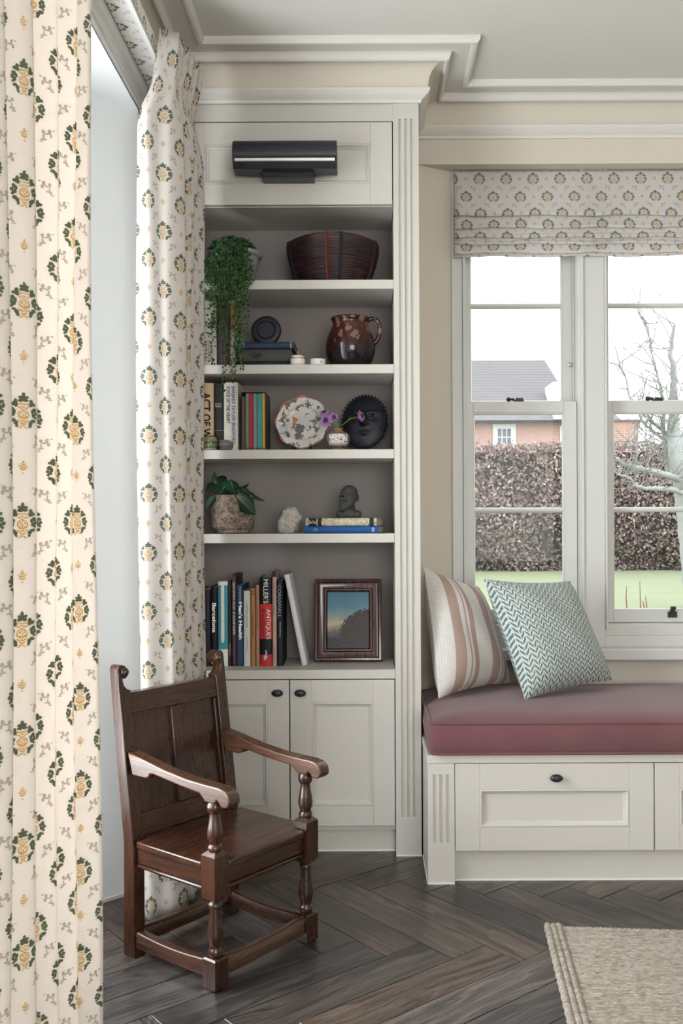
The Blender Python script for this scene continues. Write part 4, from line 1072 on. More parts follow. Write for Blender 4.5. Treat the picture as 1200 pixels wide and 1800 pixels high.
# two lying books and the bust
def lying(label, px0, px1, ytop, ybot, Y, z, depth, col, texts=(), bands=(), mat=None, rough=.4, group='stacked lying books', h=None, yaw=0):
    x0, x1 = ax(px0, Y, ytop), ax(px1, Y, ytop); t = h or (az(ytop, Y)-az(ybot, Y))
    return book(label, t, x1-x0, depth, (x0, Y, z+t/2+.0003), col, (0, R(90), yaw), texts, bands, False, group, rough, mat), z+t+.0006
n = N('marbled_paper'); co = n.coord(); k = n.noise(co, 150, 4, .7, .5); k2 = n.noise(co, 30, 2)
c = n.ramp(k, [(.38,(.03,.09,.085)),(.48,(.34,.30,.22)),(.58,(.62,.55,.40)),(.68,(.50,.27,.06))]); n.set(n.mix(n.ramp(k2, [(.4,0.0),(.65,.75)]), c, (.66,.57,.40)), .5)
b1_, zt1 = lying('bright blue cloth hardback lying under the marbled book', 534, 666, 924, 936.5, 3.178, S4, .17, (.02,.085,.27), [('o', .93, .035, .62, (.55,.60,.66), 0, .01, 1), ('HISTORY', .16, .06, .45, (.35,.42,.55), 0, 0, 1)], rough=.3, yaw=R(-8))
b2_, zt2 = lying('marbled-paper hardback lying on the bright blue book', 537, 663, 909, 923, 3.186, zt1, .165, (.5,.45,.3), [('Born', .105, .045, .62, W1, 0, 0, 0), ('Free', .135, .045, .62, W1, 0, 0, 0)][:0], [(.045,.155,(.03,.022,.03)),(.17,.225,(.03,.022,.03)),(.90,.96,(.03,.022,.03))], 'marbled_paper', yaw=R(-9))
lettering('Born Free', b2_, Matrix.Translation((0, -.0035, .100*(ax(662,3.17,909)-ax(536,3.17,909)))) @ SPINE_UP, .0225, .012, ink((.7,.66,.6)))
plain('carved_stone', (.058,.057,.060), .6, .35, 60, .4)
bz = zt2; bxp = ax(613, 3.225, 880); by = 3.225
m = MB()
def HS(c): return 1.30 if c[2] > .043 else 1.0
def HZ(c): return c[2] if c[2] <= .043 else .0665+(c[2]-.071)*1.30
def E(c, r, M=None): m.ball((bxp+c[0]*HS(c), by+c[1]*HS(c), bz+HZ(c)), [q_*HS(c) for q_ in r], 16, 12, M)
E((0,.004,.010),(.043,.026,.018)); E((-.024,.003,.012),(.018,.020,.013)); E((.026,.003,.012),(.018,.020,.014)); E((0,-.006,.014),(.026,.020,.018))
E((.003,.006,.034),(.0175,.0170,.022))                     # neck
E((0,.002,.0775),(.0230,.0260,.0270)); E((.001,.004,.084),(.0222,.0235,.0205))   # skull
E((-.004,-.009,.068),(.0200,.0180,.020))                   # face
E((-.005,-.013,.057),(.0170,.0150,.014)); E((-.011,-.016,.049),(.0135,.0120,.0105)); E((-.015,-.017,.0445),(.0090,.0090,.007))      # jaw and beard
E((-.009,-.0275,.071),(.0038,.0060,.0085)); E((-.0095,-.0300,.0665),(.0055,.0050,.0036))       # nose
E((-.015,-.0235,.0795),(.0080,.0050,.0032)); E((.001,-.0220,.0805),(.0080,.0050,.0032))        # brows
E((-.0095,-.0270,.0600),(.0075,.0040,.0022)); E((-.0095,-.0255,.0560),(.0062,.0040,.0022))      # lips
E((-.0165,-.0185,.069),(.0060,.0050,.0050)); E((.003,-.0185,.069),(.0065,.0050,.0050))          # cheeks
E((.0225,.004,.072),(.0035,.0060,.0095)); E((-.0215,.002,.072),(.0030,.0055,.0090))       # ears
E((.015,.012,.079),(.009,.013,.015))                       # hair at the side
bu = obj('bust', m, 'carved_stone', None, (bxp, by, bz), smooth=80)
rm = bu.modifiers.new('remesh', 'REMESH'); rm.mode = 'VOXEL'; rm.voxel_size = .0013; rm.use_smooth_shade = True
tag(bu, 'dark carved stone bust of a bearded head on the stacked books', 'sculpture')
nk = MB()
for i in range(15):
    a = math.pi*(1.05+.9*i/14); nk.ball((bxp+.003+.0185*math.cos(a), by+.005+.0215*math.sin(a), bz+.0285-.003*math.sin((a-math.pi))), .0024, 8, 6)
obj('bead_necklace', nk, 'carved_stone', bu)
for sx_, sy_ in ((-.0165,-.0265),(.000,-.0255)):
    obj('eye', MB().ball((bxp+sx_*1.3, by+(sy_+.0035)*1.3, bz+.0710), (.0055,.0042,.0028), 10, 6), cover((.02,.02,.022)), bu)

# ---- third compartment
S3 = SH[2]; Y3 = 3.175
def up3(label, px0, px1, ytop, col, texts=(), bands=(), depth=.16, soft=False, Y=Y3, rough=.45, z=S3, grp='upright books in the middle compartment', pyc=730):
    x0, x1 = ax(px0, Y, pyc), ax(px1, Y, pyc); zt_ = az(ytop, Y, px0)
    return book(label, x1-x0-.0006, zt_-z-.0006, depth, ((x0+x1)/2, Y, z+.0004), col, (0,0,0), texts, bands, soft, grp, rough)
up3('tan hardback with large black ACT OF WAR lettering', 349, 375.6, 673, (.47,.34,.20), [('ACT OF WAR', .43, .86, .56, (.012,.012,.012), .02, .03, 0), ('BESTSELLER', .925, .10, .5, (.45,.10,.04), .05, 0, 0)][:1])
up3('black leather bible with small silver title', 376, 392.6, 674, (.014,.012,.012), [], [(.10,.105,(.3,.28,.25)),(.15,.155,(.2,.18,.16)),(.30,.304,(.3,.28,.25))])
lettering('HOLY\nBIBLE', bpy.data.objects[-1] if False else [o_ for o_ in C.objects if o_.get('label','').startswith('black leather bible')][0], Matrix.Translation((0,-.0045,.15)) @ FRONT, .022, .013, ink((.5,.47,.42)))
up3('cream hardback with blue and black title lettering', 393, 418, 672, (.60,.57,.49), [('BARBARA TAYLOR BRADFORD', .52, .84, .26, (.025,.10,.27), .20, .02, 0), ('VOICE OF THE HEART', .67, .55, .26, (.015,.015,.02), -.17, .02, 0)])
# slipcase with six slim books
scx0, scx1 = ax(424, Y3, 740), ax(467, Y3, 740); scz = az(689, Y3, 440)
t_ = .0012
m = MB().box(scx0, scx0+t_, Y3, Y3+.15, S3+.0004, scz).box(scx1-t_, scx1, Y3, Y3+.15, S3+.0004, scz).box(scx0+t_, scx1-t_, Y3, Y3+.15, S3+.0004, S3+.0004+t_).box(scx0+t_, scx1-t_, Y3, Y3+.15, scz-t_, scz).box(scx0+t_, scx1-t_, Y3+.15-t_, Y3+.15, S3+.0004+t_, scz-t_)
sl = obj('book_slipcase', m, cover((.07,.06,.055)), None, ((scx0+scx1)/2, Y3+.07, S3)); tag(sl, 'dark open slipcase holding six slim coloured books', 'slipcase')
for lab, p0, p1, yt, col in (('brown-patterned slim book, first in the slipcase', 425.2, 430.6, 697, (.11,.075,.055)), ('sage-green slim book in the slipcase', 431.6, 437.2, 691.5, (.17,.21,.15)), ('red slim book in the slipcase', 437.5, 444.4, 691.5, (.33,.030,.045)),
                             ('grey slim book in the slipcase', 445, 451.2, 691.5, (.20,.23,.23)), ('turquoise slim book, widest in the slipcase', 451.8, 460.8, 691.5, (.055,.26,.235)), ('yellow slim book, last in the slipcase', 461.2, 465.3, 691, (.52,.32,.055))):
    up3(lab, p0, p1, yt, col, [], [(.02,.035,(.02,.02,.02))] if 'brown' not in lab else [], .14, True, Y3+.001, .5, S3+.0020, 'slim books in the slipcase', 740)
# two painted trinket boxes in front of the books
n = N('green_lacquer'); co = n.coord(); x, y, z = n.xyz(co)
bd = n.ramp(n.m('DIVIDE', z, .05), [(0,(.35,.36,.33)),(.10,(.35,.36,.33)),(.12,(.10,.06,.01)),(.2,(.02,.14,.05)),(.40,(.02,.14,.05)),(.42,(.025,.02,.02)),(.54,(.03,.025,.02)),(.56,(.03,.17,.06)),(.66,(.03,.17,.06)),(.68,(.30,.15,.08)),(.82,(.35,.25,.15)),(.84,(.03,.15,.06))], 'CONSTANT')
n.set(n.mix(n.m('MULTIPLY', n.noise(co, 160, 3), .35), bd, (.35,.20,.08)), .25)
n = N('blue_enamel'); co = n.coord(); x, y, z = n.xyz(co)
bd = n.ramp(n.m('DIVIDE', z, .036), [(0,(.10,.17,.19)),(.30,(.03,.03,.035)),(.36,(.14,.23,.25)),(.52,(.30,.17,.05)),(.66,(.14,.11,.10)),(.72,(.30,.30,.28))], 'CONSTANT')
n.set(n.mix(n.m('GREATER_THAN', n.noise(co, 220, 2), .58), bd, (.06,.05,.05)), .3)
gx = ax(369.5, 3.15, 775)
o_ = obj('trinket_box', MB().lathe([(.012,.0004),(.019,.002),(.0225,.010),(.0238,.022),(.0225,.034),(.018,.043),(.010,.0485),(.0004,.050)], 28, (gx,3.156,S3)), 'green_lacquer', None, (gx,3.156,S3)); tag(o_, 'round green lacquered trinket box with painted flower band', 'box')
gx = ax(397, 3.15, 775)
o_ = obj('trinket_box', MB().lathe([(.013,.0004),(.018,.002),(.0225,.010),(.0245,.020),(.0245,.0225),(.020,.029),(.011,.034),(.0004,.0355)], 28, (gx,3.156,S3)), 'blue_enamel', None, (gx,3.156,S3)); tag(o_, 'low pale-blue enamelled bowl with domed patterned lid', 'box')

# scalloped plate on edge
n = N('imari_plate'); co = n.coord(); x, y, z = n.xyz(co)
rr_ = n.v('LENGTH', n.vec(x, 0, z)); rn = n.m('DIVIDE', rr_, .088); nz = n.noise(co, 38, 4, .6); nz2 = n.noise(n.map(co, (1,1,1), (3,1,2)), 62, 3)
c = n.ramp(nz2, [(.0,(.60,.58,.55)),(1,(.68,.66,.62))])
hill = n.m('ADD', n.m('MULTIPLY', x, -4), n.m('MULTIPLY', z, 9)); c = n.mix(n.ramp(n.m('ADD', hill, nz), [(.2,0.0),(.35,.6),(.62,.6),(.75,0.0)]), c, (.36,.42,.46))
c = n.mix(n.m('MULTIPLY', n.m('LESS_THAN', rn, .66), .45), c, (.50,.42,.38))
c = n.mix(n.m('MULTIPLY', n.m('GREATER_THAN', nz, .555), .88), c, (.06,.055,.06))
sp = n.noise(n.map(co, (1,1,.7), (.31,0,.13)), 30, 2); c = n.mix(n.m('MULTIPLY', n.m('GREATER_THAN', sp, .60), n.m('LESS_THAN', rn, .55)), c, (.52,.13,.06))
edge = n.m('GREATER_THAN', n.m('ADD', rn, n.m('MULTIPLY', n.m('SUBTRACT', n.noise(co, 24, 2), .5), .30)), .97); c = n.mix(n.m('MULTIPLY', edge, .9), c, (.48,.13,.06))
ring = n.m('LESS_THAN', n.m('ABSOLUTE', n.m('SUBTRACT', rn, .66)), .012); c = n.mix(n.m('MULTIPLY', ring, .6), c, (.30,.24,.22))
n.set(c, .16)
pc = at(531, 748, 3.20); m = MB(); seg = 72; prof_p = [(.0004,.004),(.030,.004),(.050,.004),(.056,.002),(.062,-.003),(.075,-.010),(.086,-.015),(.0885,-.0165),(.0885,-.0145),(.075,-.0075),(.060,.001),(.052,.0075),(.030,.008),(.0004,.008)]
for r_, d in prof_p:
    for k in range(seg):
        a = 2*math.pi*k/seg; sc2 = 1+.035*(r_/.088)**3*math.cos(8*a); m.v.append(Vector((r_*sc2*math.cos(a), d, r_*sc2*math.sin(a))))
for i in range(len(prof_p)-1):
    for k in range(seg): m.f.append([i*seg+k, i*seg+(k+1)%seg, (i+1)*seg+(k+1)%seg, (i+1)*seg+k]); m.m.append(0)
pz = .0925
pl_ = obj('porcelain_plate', m, 'imari_plate', None, None, local=True, fix=True, smooth=50)
pl_.location = (pc.x, 3.222, S3+pz*math.cos(R(9))+.0030); pl_.rotation_euler = (R(-9),0,R(-4)); PM[pl_] = Matrix.Translation(pl_.location)
tag(pl_, 'scalloped porcelain plate painted with trees and orange-robed figures', 'plate')
m = MB()
for sx_ in (-.03,.03): m.tube([(sx_,-.028,-.0885),(sx_,-.024,-.0850),(sx_,-.016,-.0915),(sx_,.02,-.0905),(sx_*.5,.03,-.02)], .0018, 6)
obj('wire_stand', m, 'bronze', pl_, local=True)

# little globular vase with scabious flowers
n = N('painted_vase'); co = n.coord(); x, y, z = n.xyz(co); nz = n.noise(co, 95, 3); nb = n.noise(n.map(co,(1,1,1),(2,0,1)), 120, 2); zz = n.m('DIVIDE', z, .066)
c = n.ramp(zz, [(0,(.30,.20,.10)),(.14,(.04,.035,.03)),(.26,(.35,.36,.36)),(.36,(.62,.64,.64)),(.76,(.60,.60,.58)),(.80,(.12,.09,.06)),(.9,(.25,.17,.08))])
c = n.mix(n.m('GREATER_THAN', nz, .60), c, (.40,.06,.04)); c = n.mix(n.m('GREATER_THAN', nb, .66), c, (.04,.07,.22)); side = n.m('GREATER_THAN', n.m('ABSOLUTE', x), .030); c = n.mix(n.m('MULTIPLY', side, .8), c, (.045,.035,.04))
n.set(c, .12)
vx = ax(594.5, 3.165, 770); vy = 3.167
va = thing('flower_vase', 'tiny globular painted vase holding purple scabious flowers', 'vase', (vx, vy, S3))
vm = MB().lathe([(.021,.0005),(.0235,.003),(.021,.007),(.028,.012),(.0370,.023),(.0400,.036),(.0375,.048),(.029,.0575),(.0175,.062),(.0150,.066),(.018,.072),(.0165,.072),(.014,.066),(.0004,.05)], 36)
ob = obj('vase_body', vm, 'painted_vase', va, local=True, smooth=50)
plain('stem_green', (.13,.24,.04), .5, .2, 30)
n = N('scabious'); n.set(n.mix(n.noise(n.coord(), 300, 2), (.22,.075,.28), (.52,.26,.58)), .6)
plain('scabious_eye', (.055,.025,.045), .8, .5, 200)
def flower(px, py, dy, r_, face):
    c = at(px, py, vy+dy); rim = Vector((vx, vy, S3+.068)); f = Vector(face).normalized()
    m = MB().tube([rim+Vector((0,0,-.02)), rim+Vector((0,0,.004)), rim.lerp(c, .5)+Vector((0,0,.012)), c - f*.004], [.0013]*4, 6)
    st = obj('stem', m, 'stem_green', va)
    a = f.orthogonal().normalized(); b = f.cross(a); m = MB(); q = random.Random(int(px))
    for ring, (n_, r0, r1, wd, lift) in enumerate(((13, .45, 1.0, .30, -.10), (11, .3, .75, .22, .10), (9, .2, .5, .16, .22))):
        for i in range(n_):
            w_ = 2*math.pi*i/n_+ring*.4+q.uniform(-.15,.15); d = a*math.cos(w_)+b*math.sin(w_); s_ = f.cross(d); jl = q.uniform(.85,1.12)
            p0 = c+d*r_*r0+f*r_*.1; p1 = c+d*r_*r1*jl+f*r_*lift; k = len(m.v)
            m.v += [p0-s_*r_*wd*.25, p0+s_*r_*wd*.25, p1+s_*r_*wd*.6, p1+d*r_*.08+f*r_*.05, p1-s_*r_*wd*.6]; m.f.append([k,k+1,k+2,k+3,k+4]); m.m.append(0)
    fo = obj('petals', m, 'scabious', va, smooth=None, solid=.0004)
    m = MB()
    for i in range(22):
        w_ = i*2.4; rr2 = r_*.5*math.sqrt(i/22); m.ball(c+(a*math.cos(w_)+b*math.sin(w_))*rr2+f*r_*.22, r_*.09, 6, 4)
    obj('flower_centre', m, 'scabious_eye', fo, smooth=60)
flower(573, 739, -.012, .0205, (-.3,-1,.2)); flower(570, 725, .0, .017, (-.3,-.6,.8)); flower(586.5, 733.5, .004, .016, (.3,-1,.3)); flower(635, 731, -.005, .0165, (.9,-.7,.3))
for px, py in ((580,752),(604,752),(599,744)):
    big_leaf((vx,vy,S3+.062), at(px, py, vy-.01), .014, .1, .2, (.5,.3,.6), 'leaf', va, 'dark_leaf')

# carved mask with serrated rim
n = N('ebony'); co = n.coord(); n.set(n.mix(n.noise(n.map(co, (30,30,5)), 1, 4), (.005,.006,.011), (.022,.023,.036)), .5, n.bump(n.noise(co, 120, 3), .25, .002))
mx = at(641, 741, 3.29); a_, b_ = .077, .099; m = MB(); k = 34
def mh(u, v):
    r2 = (u/a_)**2+(v/b_)**2; h = .030*max(0, 1-r2)**.5
    h += .019*math.exp(-((u)/.0085)**2)*smoothstep(-.028, -.018, v)*smoothstep(.030, .0, v)                 # nose
    h += .004*math.exp(-((abs(u))/.013)**2)*math.exp(-((v+.022)/.006)**2)                                   # nostrils
    for s_ in (-1, 1):
        h += .010*math.exp(-((v-.026-.10*(abs(u)-.03))/.006)**2)*math.exp(-((u-s_*.032)/.022)**2)               # brow
        h -= .010*math.exp(-((v-.010)/.008)**2)*math.exp(-((u-s_*.033)/.018)**2)                              # socket
        h += .010*math.exp(-((v-.008)/.0035)**2)*math.exp(-((u-s_*.033)/.015)**2)                             # lid
    h += .011*math.exp(-((v+.048)/.006)**2)*math.exp(-(u/.014)**2) - .004*math.exp(-((v+.0475)/.0016)**2)*math.exp(-(u/.013)**2)  # lips
    return h
m.v.append(Vector((0, -mh(0,0), 0)))
RN, SG = 26, 56
for i in range(1, RN+1):
    for j in range(SG):
        w_ = 2*math.pi*j/SG; q = i/RN; u, v = a_*q*math.cos(w_), b_*q*math.sin(w_); m.v.append(Vector((u, -mh(u, v), v)))
for j in range(SG): m.f.append([0, 1+j, 1+(j+1)%SG]); m.m.append(0)
for i in range(RN-1):
    for j in range(SG): m.f.append([1+i*SG+j, 1+(i+1)*SG+j, 1+(i+1)*SG+(j+1)%SG, 1+i*SG+(j+1)%SG]); m.m.append(0)
bs = len(m.v); 
for j in range(SG): p = m.v[1+(RN-1)*SG+j]; m.v.append(Vector((p.x*.98, .010, p.z*.98)))
for j in range(SG): m.f.append([1+(RN-1)*SG+j, bs+j, bs+(j+1)%SG, 1+(RN-1)*SG+(j+1)%SG]); m.m.append(0)
mk = obj('carved_mask', m, 'ebony', None, None, local=True, fix=True, smooth=60)
mkl = R(16); mk.location = (mx.x, 3.342, S3+.1085*math.cos(mkl)+.003); mk.rotation_euler = (-mkl, 0, R(-6)); PM[mk] = Matrix.Translation(mk.location)
tag(mk, 'dark carved oval face mask with serrated rim leaning on the back panel', 'mask')
m = MB(); nt = 44
for i in range(nt):
    w_ = 2*math.pi*i/nt; d = Vector((math.cos(w_)*a_, 0, math.sin(w_)*b_)); nn_ = Vector((math.cos(w_)/a_, 0, math.sin(w_)/b_)).normalized(); tt = Vector((-nn_.z, 0, nn_.x))
    k_ = len(m.v); hw = .0056
    m.v += [d-tt*hw+Vector((0,-.002,0)), d+tt*hw+Vector((0,-.002,0)), d+nn_*.0095, d-tt*hw+Vector((0,.006,0)), d+tt*hw+Vector((0,.006,0))]
    for f in ((0,1,2),(4,3,2),(0,2,3),(1,4,2),(0,3,4,1)): m.f.append([k_+q for q in f]); m.m.append(0)
obj('serrated_rim', m, 'ebony', mk, local=True, fix=True, smooth=None)
m = MB()
for i in range(70):
    w_ = 2*math.pi*i/70; m.ball((math.cos(w_)*a_*.94, -.0105, math.sin(w_)*b_*.94), .0026, 6, 4)
obj('beaded_border', m, 'ebony', mk, local=True)

# ---- second compartment
S2 = SH[1]; Y2 = 3.18
def up2(*a, **k): return up3(*a, Y=k.pop('Y', Y2), z=S2, grp='upright books under the trailing plant', pyc=590, **k)
o_ = up2('cream history book with a small union flag on its spine', 350, 380.5, 528, (.54,.51,.44), [('MODERN', .24, .30, .26, (.03,.03,.035), .12, 0, 0), ('BRITAIN', .24, .30, .26, (.03,.03,.035), -.16, 0, 0), ('THE MAKING OF', .24, .26, .10, (.25,.22,.2), .34, 0, 0)])
hb = az(528,Y2,350)-S2
for nm, (w0,w1,h0,h1), c, dy in (('flag_field',(.0,.022,.58,.66),(.02,.03,.14),0),('flag_cross',(.009,.013,.58,.66),(.45,.40,.38),.0002),('flag_cross',(.0,.022,.607,.632),(.45,.40,.38),.0002),('flag_cross',(.0102,.0118,.58,.66),(.40,.03,.04),.0004),('flag_cross',(.0,.022,.614,.625),(.40,.03,.04),.0004)):
    obj(nm, MB().box(w0+.000, w1+.000, -.0040-dy, -.0015, h0*hb, h1*hb), cover(c), o_, local=True, smooth=None)
up2('dark plum hardback with faint script lettering', 381.5, 402.5, 523, (.045,.026,.030), [('Dark is rising', .40, .34, .22, (.30,.26,.26), .05, 0, 0)][:0])
up2('cream and orange jacketed book behind hanging plant strands', 403, 413, 527, (.36,.30,.22), [], [(.55,.95,(.36,.14,.07))], Y=Y2+.012)
b3, z3 = lying('dark teal hardback lying at the bottom of a stack of three', 412, 512, 632, 641.5, 3.19, S2, .15, (.012,.026,.034), [('', .5, .1, .5, W1, 0, 0, 1)][:0], [(.10,.105,(.22,.12,.04)),(.62,.625,(.22,.12,.04))])
b4, z4 = lying('thick grey-green hardback with faded tree emblem, middle of the stack', 420, 512, 609.5, 632, 3.192, z3, .15, (.062,.066,.055))
b5, z5 = lying('navy cloth hardback lying on top of the stack', 411, 517, 597, 609, 3.188, z4, .17, (.028,.042,.085), [], [(.03,.045,(.40,.36,.25)),(.10,.108,(.3,.27,.2)),(.16,.168,(.3,.27,.2)),(.935,.95,(.40,.36,.25))], rough=.35)
m = MB(); q = random.Random(5)
for i in range(46): 
    a = q.uniform(0,6.28); rr2 = math.sqrt(q.random())*.0145; m.ball((rr2*math.cos(a)*.7, -.0032, .056+.0*i+rr2*math.sin(a)*1.3), (.0024,.0006,.0024), 6, 4)
obj('tree_emblem', m, cover((.030,.033,.028)), b4, local=True)
# dark disc leaning behind on the stack
dc = at(468, 590, 3.26); rD = 26/ (F_PX/3.26); m = MB()
m.lathe([(.0004,.010),(rD*.55,.010),(rD*.60,.013),(rD*.66,.010),(rD*.9,.011),(rD*.96,.009),(rD,.004),(rD,-.003),(rD*.95,-.005),(.0004,-.005)], 44, M=Matrix.Rotation(R(90),4,'X'))
di = obj('carved_disc', m, 'ebony', None, None, local=True, smooth=40); di.location = (dc.x, 3.262, z5+rD*math.cos(R(8))+.001); di.rotation_euler = (R(-8),0,0); PM[di] = Matrix.Translation(di.location)
tag(di, 'dark round carved disc standing on the navy book', 'ornament')
# sugar bowl and ramekin
gx = ax(523, 3.165, 633)
sb_ = thing('sugar_bowl', 'white and gold lidded porcelain bowl on the shelf edge', 'bowl', (gx, 3.166, S2))
obj('bowl', MB().lathe([(.018,.0005),(.022,.002),(.0245,.007),(.0250,.020),(.0245,.0225),(.0004,.0225)], 32, (gx,3.166,S2)), 'white_ceramic', sb_, smooth=50)
obj('gold_band', MB().lathe([(.0248,.0226),(.0285,.0232),(.0285,.0255),(.0245,.0262),(.0004,.0262)], 32, (gx,3.166,S2)), 'gold', sb_, smooth=50)
ld = obj('lid', MB().lathe([(.0240,.0263),(.0225,.0305),(.016,.0345),(.006,.0362),(.0004,.0362)], 32, (gx,3.166,S2)), 'white_ceramic', sb_, smooth=50)
obj('finial', MB().lathe([(.003,.036),(.0042,.0385),(.0024,.041),(.003,.0435),(.0012,.049),(.0003,.0505)], 12, (gx,3.166,S2)), 'gold', ld)
gx = ax(558.5, 3.165, 635)
rk = obj('ramekin', MB().lathe([(.021,.0005),(.0245,.002),(.0255,.005),(.0255,.019),(.0262,.0205),(.0250,.0215),(.0238,.0205),(.0232,.006),(.0004,.005)], 32, (gx,3.166,S2)), 'white_ceramic', None, (gx,3.166,S2), smooth=50); tag(rk, 'small white porcelain pot with a pink flower spray', 'pot')
m = MB()
for dx, dz, c in ((.0095,.0105,0),(.0125,.0115,0),(.0110,.0085,0)): m.ball((gx+dx, 3.166-.0255*math.sqrt(1-(dx/.0257)**2)+.0003, S2+dz), (.0018,.0008,.0015), 8, 6)
obj('flower_spray', m, cover((.40,.08,.14)), rk)
# glazed jug
n = N('slip_glaze'); co = n.coord(); x, y, z = n.xyz(co); zz = n.m('DIVIDE', z, .17); nz = n.noise(co, 22, 4); bl = n.n('TexVoronoi', {'Vector': n.v('ADD', co, n.v('MULTIPLY', n.n('TexNoise', {'Vector': co, 'Scale': 40}).outputs[1], (.02,.02,.02))), 'Scale': 34}).outputs['Distance']
c = n.ramp(n.m('ADD', zz, n.m('MULTIPLY', n.m('SUBTRACT', nz, .5), .6)), [(.28,(.010,.007,.008)),(.52,(.040,.010,.009)),(.88,(.075,.014,.011)),(1,(.028,.010,.008))])
sl_m = n.m('MULTIPLY', n.m('LESS_THAN', bl, .36), n.m('MULTIPLY', n.m('GREATER_THAN', zz, .42), n.m('GREATER_THAN', n.noise(co, 18, 1), .46)))
c = n.mix(n.m('MULTIPLY', sl_m, .6), c, (.27,.17,.11)); n.set(c, n.ramp(nz, [(.3,.22),(.7,.10)]), n.bump(n.noise(co, 60, 2), .08, .004))
jx = ax(615.5, 3.225, 600); jy = 3.226
jg = thing('glazed_jug', 'brown glazed pottery jug with cream slip flowers', 'jug', (jx, jy, S2))
obj('jug_body', MB().lathe([(.056,.0005),(.062,.003),(.071,.018),(.080,.042),(.0835,.065),(.0815,.088),(.074,.112),(.064,.134),(.0595,.148),(.0600,.156),(.0650,.162),(.0660,.167),(.0640,.1695),(.0600,.168),(.0560,.155),(.0004,.13)], 48), 'slip_glaze', jg, local=True, smooth=50)
hpts = spline([(.058,0,.160),(.075,-.002,.167),(.092,-.003,.158),(.1000,-.004,.135),(.0960,-.003,.110),(.086,-.002,.090),(.072,0,.080)], 6)
obj('handle', MB().tube(hpts, [.0085-.002*math.sin(math.pi*i/(len(hpts)-1)) for i in range(len(hpts))], 12), 'slip_glaze', jg, local=True, smooth=60)

# ---- top compartment
S1 = SH[0]
# woven basket: stacked cane coils
n = N('cane'); co = n.coord(); k = n.noise(n.map(co, (14,14,260)), 1, 3); k2 = n.noise(co, 12, 3)
n.set(n.ramp(n.m('ADD', n.m('MULTIPLY', k, .7), n.m('MULTIPLY', k2, .3)), [(.38,(.007,.006,.011)),(.54,(.026,.012,.012)),(.68,(.11,.028,.018))]), .4, n.bump(k, .35, .003))
gx, gy_ = ax(584.5, 3.245, 455), 3.262
bk = thing('woven_basket', 'dark reddish cane basket with flaring sides', 'basket', (gx, gy_, S1))
pr = [(.0004,.0006),(.095,.0006)]; nc = 24
for i in range(nc):
    t = i/nc; r0 = .118+(.1545-.118)*(1-(1-t)**1.7); z = .004+t*.147
    for q in range(4):
        w_ = -60+q*40; pr.append((r0+.0032*math.cos(R(w_)), z+.003+.0030*math.sin(R(w_))))
pr += [(.1560,.153),(.1575,.158),(.1540,.162),(.1490,.160),(.1470,.150),(.112,.012),(.0004,.010)]
bkm = MB().lathe(pr, 64, sx=1, sy=.735)
bkm.v = [Vector((p.x, p.y, p.z*(1-.085*(p.x/.15)**2))) for p in bkm.v]
obj('basket_body', bkm, 'cane', bk, local=True, smooth=60)
def side_band(ang, w0, mat, off=.003, nm='side_band'):
    m = MB(); prof_ = [(.121,.002),(.138,.05),(.148,.095),(.155,.150),(.158,.160),(.150,.163)]
    vs = []
    for r_, z in prof_:
        for da in (-w0, w0):
            a = R(ang)+da/r_; vs += [Vector(((r_+.0035+off)*math.cos(a), .735*(r_+.0035+off)*math.sin(a), z)), Vector(((r_-.003)*math.cos(a), .735*(r_-.003)*math.sin(a), z))]
    k = len(prof_); fs = []
    for i in range(k-1): b = 4*i; fs += [(b,b+2,b+6,b+4),(b,b+4,b+5,b+1),(b+2,b+3,b+7,b+6)]
    m.add(vs, fs); m.v = [Vector((p.x, p.y, p.z*(1-.085*(p.x/.15)**2))) for p in m.v]; obj(nm, m, mat, bk, local=True, fix=True, bevel=.001)
side_band(263, .0035, cover((.13,.035,.022), .75)); side_band(266.5, .0020, cover((.10,.028,.02), .75)); side_band(281.5, .0058, cover((.016,.015,.024), .75)); side_band(203, .006, cover((.016,.014,.022), .75)); side_band(335, .004, cover((.03,.015,.016), .75))
# trailing plant in a grey pot
tx_, ty_ = ax(414, 3.235, 470), 3.24
tp_ = thing('trailing_plant', 'grey pot overflowing with trailing small-leaved greenery down two shelves', 'plant', (tx_, ty_, S1))
plain('grey_clay', (.27,.27,.27), .7, .12, 40, .2)
obj('pot', MB().lathe([(.050,.0005),(.056,.003),(.068,.06),(.079,.098),(.0865,.101),(.0890,.106),(.0885,.115),(.085,.1165),(.080,.112),(.070,.09),(.0004,.09)], 40, (tx_,ty_,S1)), 'grey_clay', tp_, smooth=45)
obj('soil', MB().lathe([(.072,.092),(.0004,.100)], 24, (tx_,ty_,S1), cap=False), 'dark_soil', tp_)
n = N('tiny_leaf'); at_ = n.n('Attribute', attribute_name='tone').outputs[2]
n.set(n.ramp(at_, [(0,(.004,.020,.010)),(.5,(.013,.060,.022)),(1,(.055,.16,.034))]), .45)
q = random.Random(21); V = []; Fc = []; tn = []; vine = MB()
def tleaf(p, r_, t):
    f = Vector((q.uniform(-.7,.7), q.uniform(-1.2,-.1), q.uniform(-.3,1))).normalized(); a = f.orthogonal().normalized(); b = f.cross(a); w_ = q.uniform(0,6.28); d = a*math.cos(w_)+b*math.sin(w_); e = f.cross(d); k = len(V)
    V.extend([p-d*r_, p-d*r_*.3+e*r_*.8, p+d*r_*.6+e*r_*.6, p+d*r_*1.05, p+d*r_*.6-e*r_*.6, p-d*r_*.3-e*r_*.8]); Fc.append([k,k+1,k+2,k+3,k+4,k+5]); tn.extend([t]*6)
rim = Vector((tx_, ty_, S1+.11))
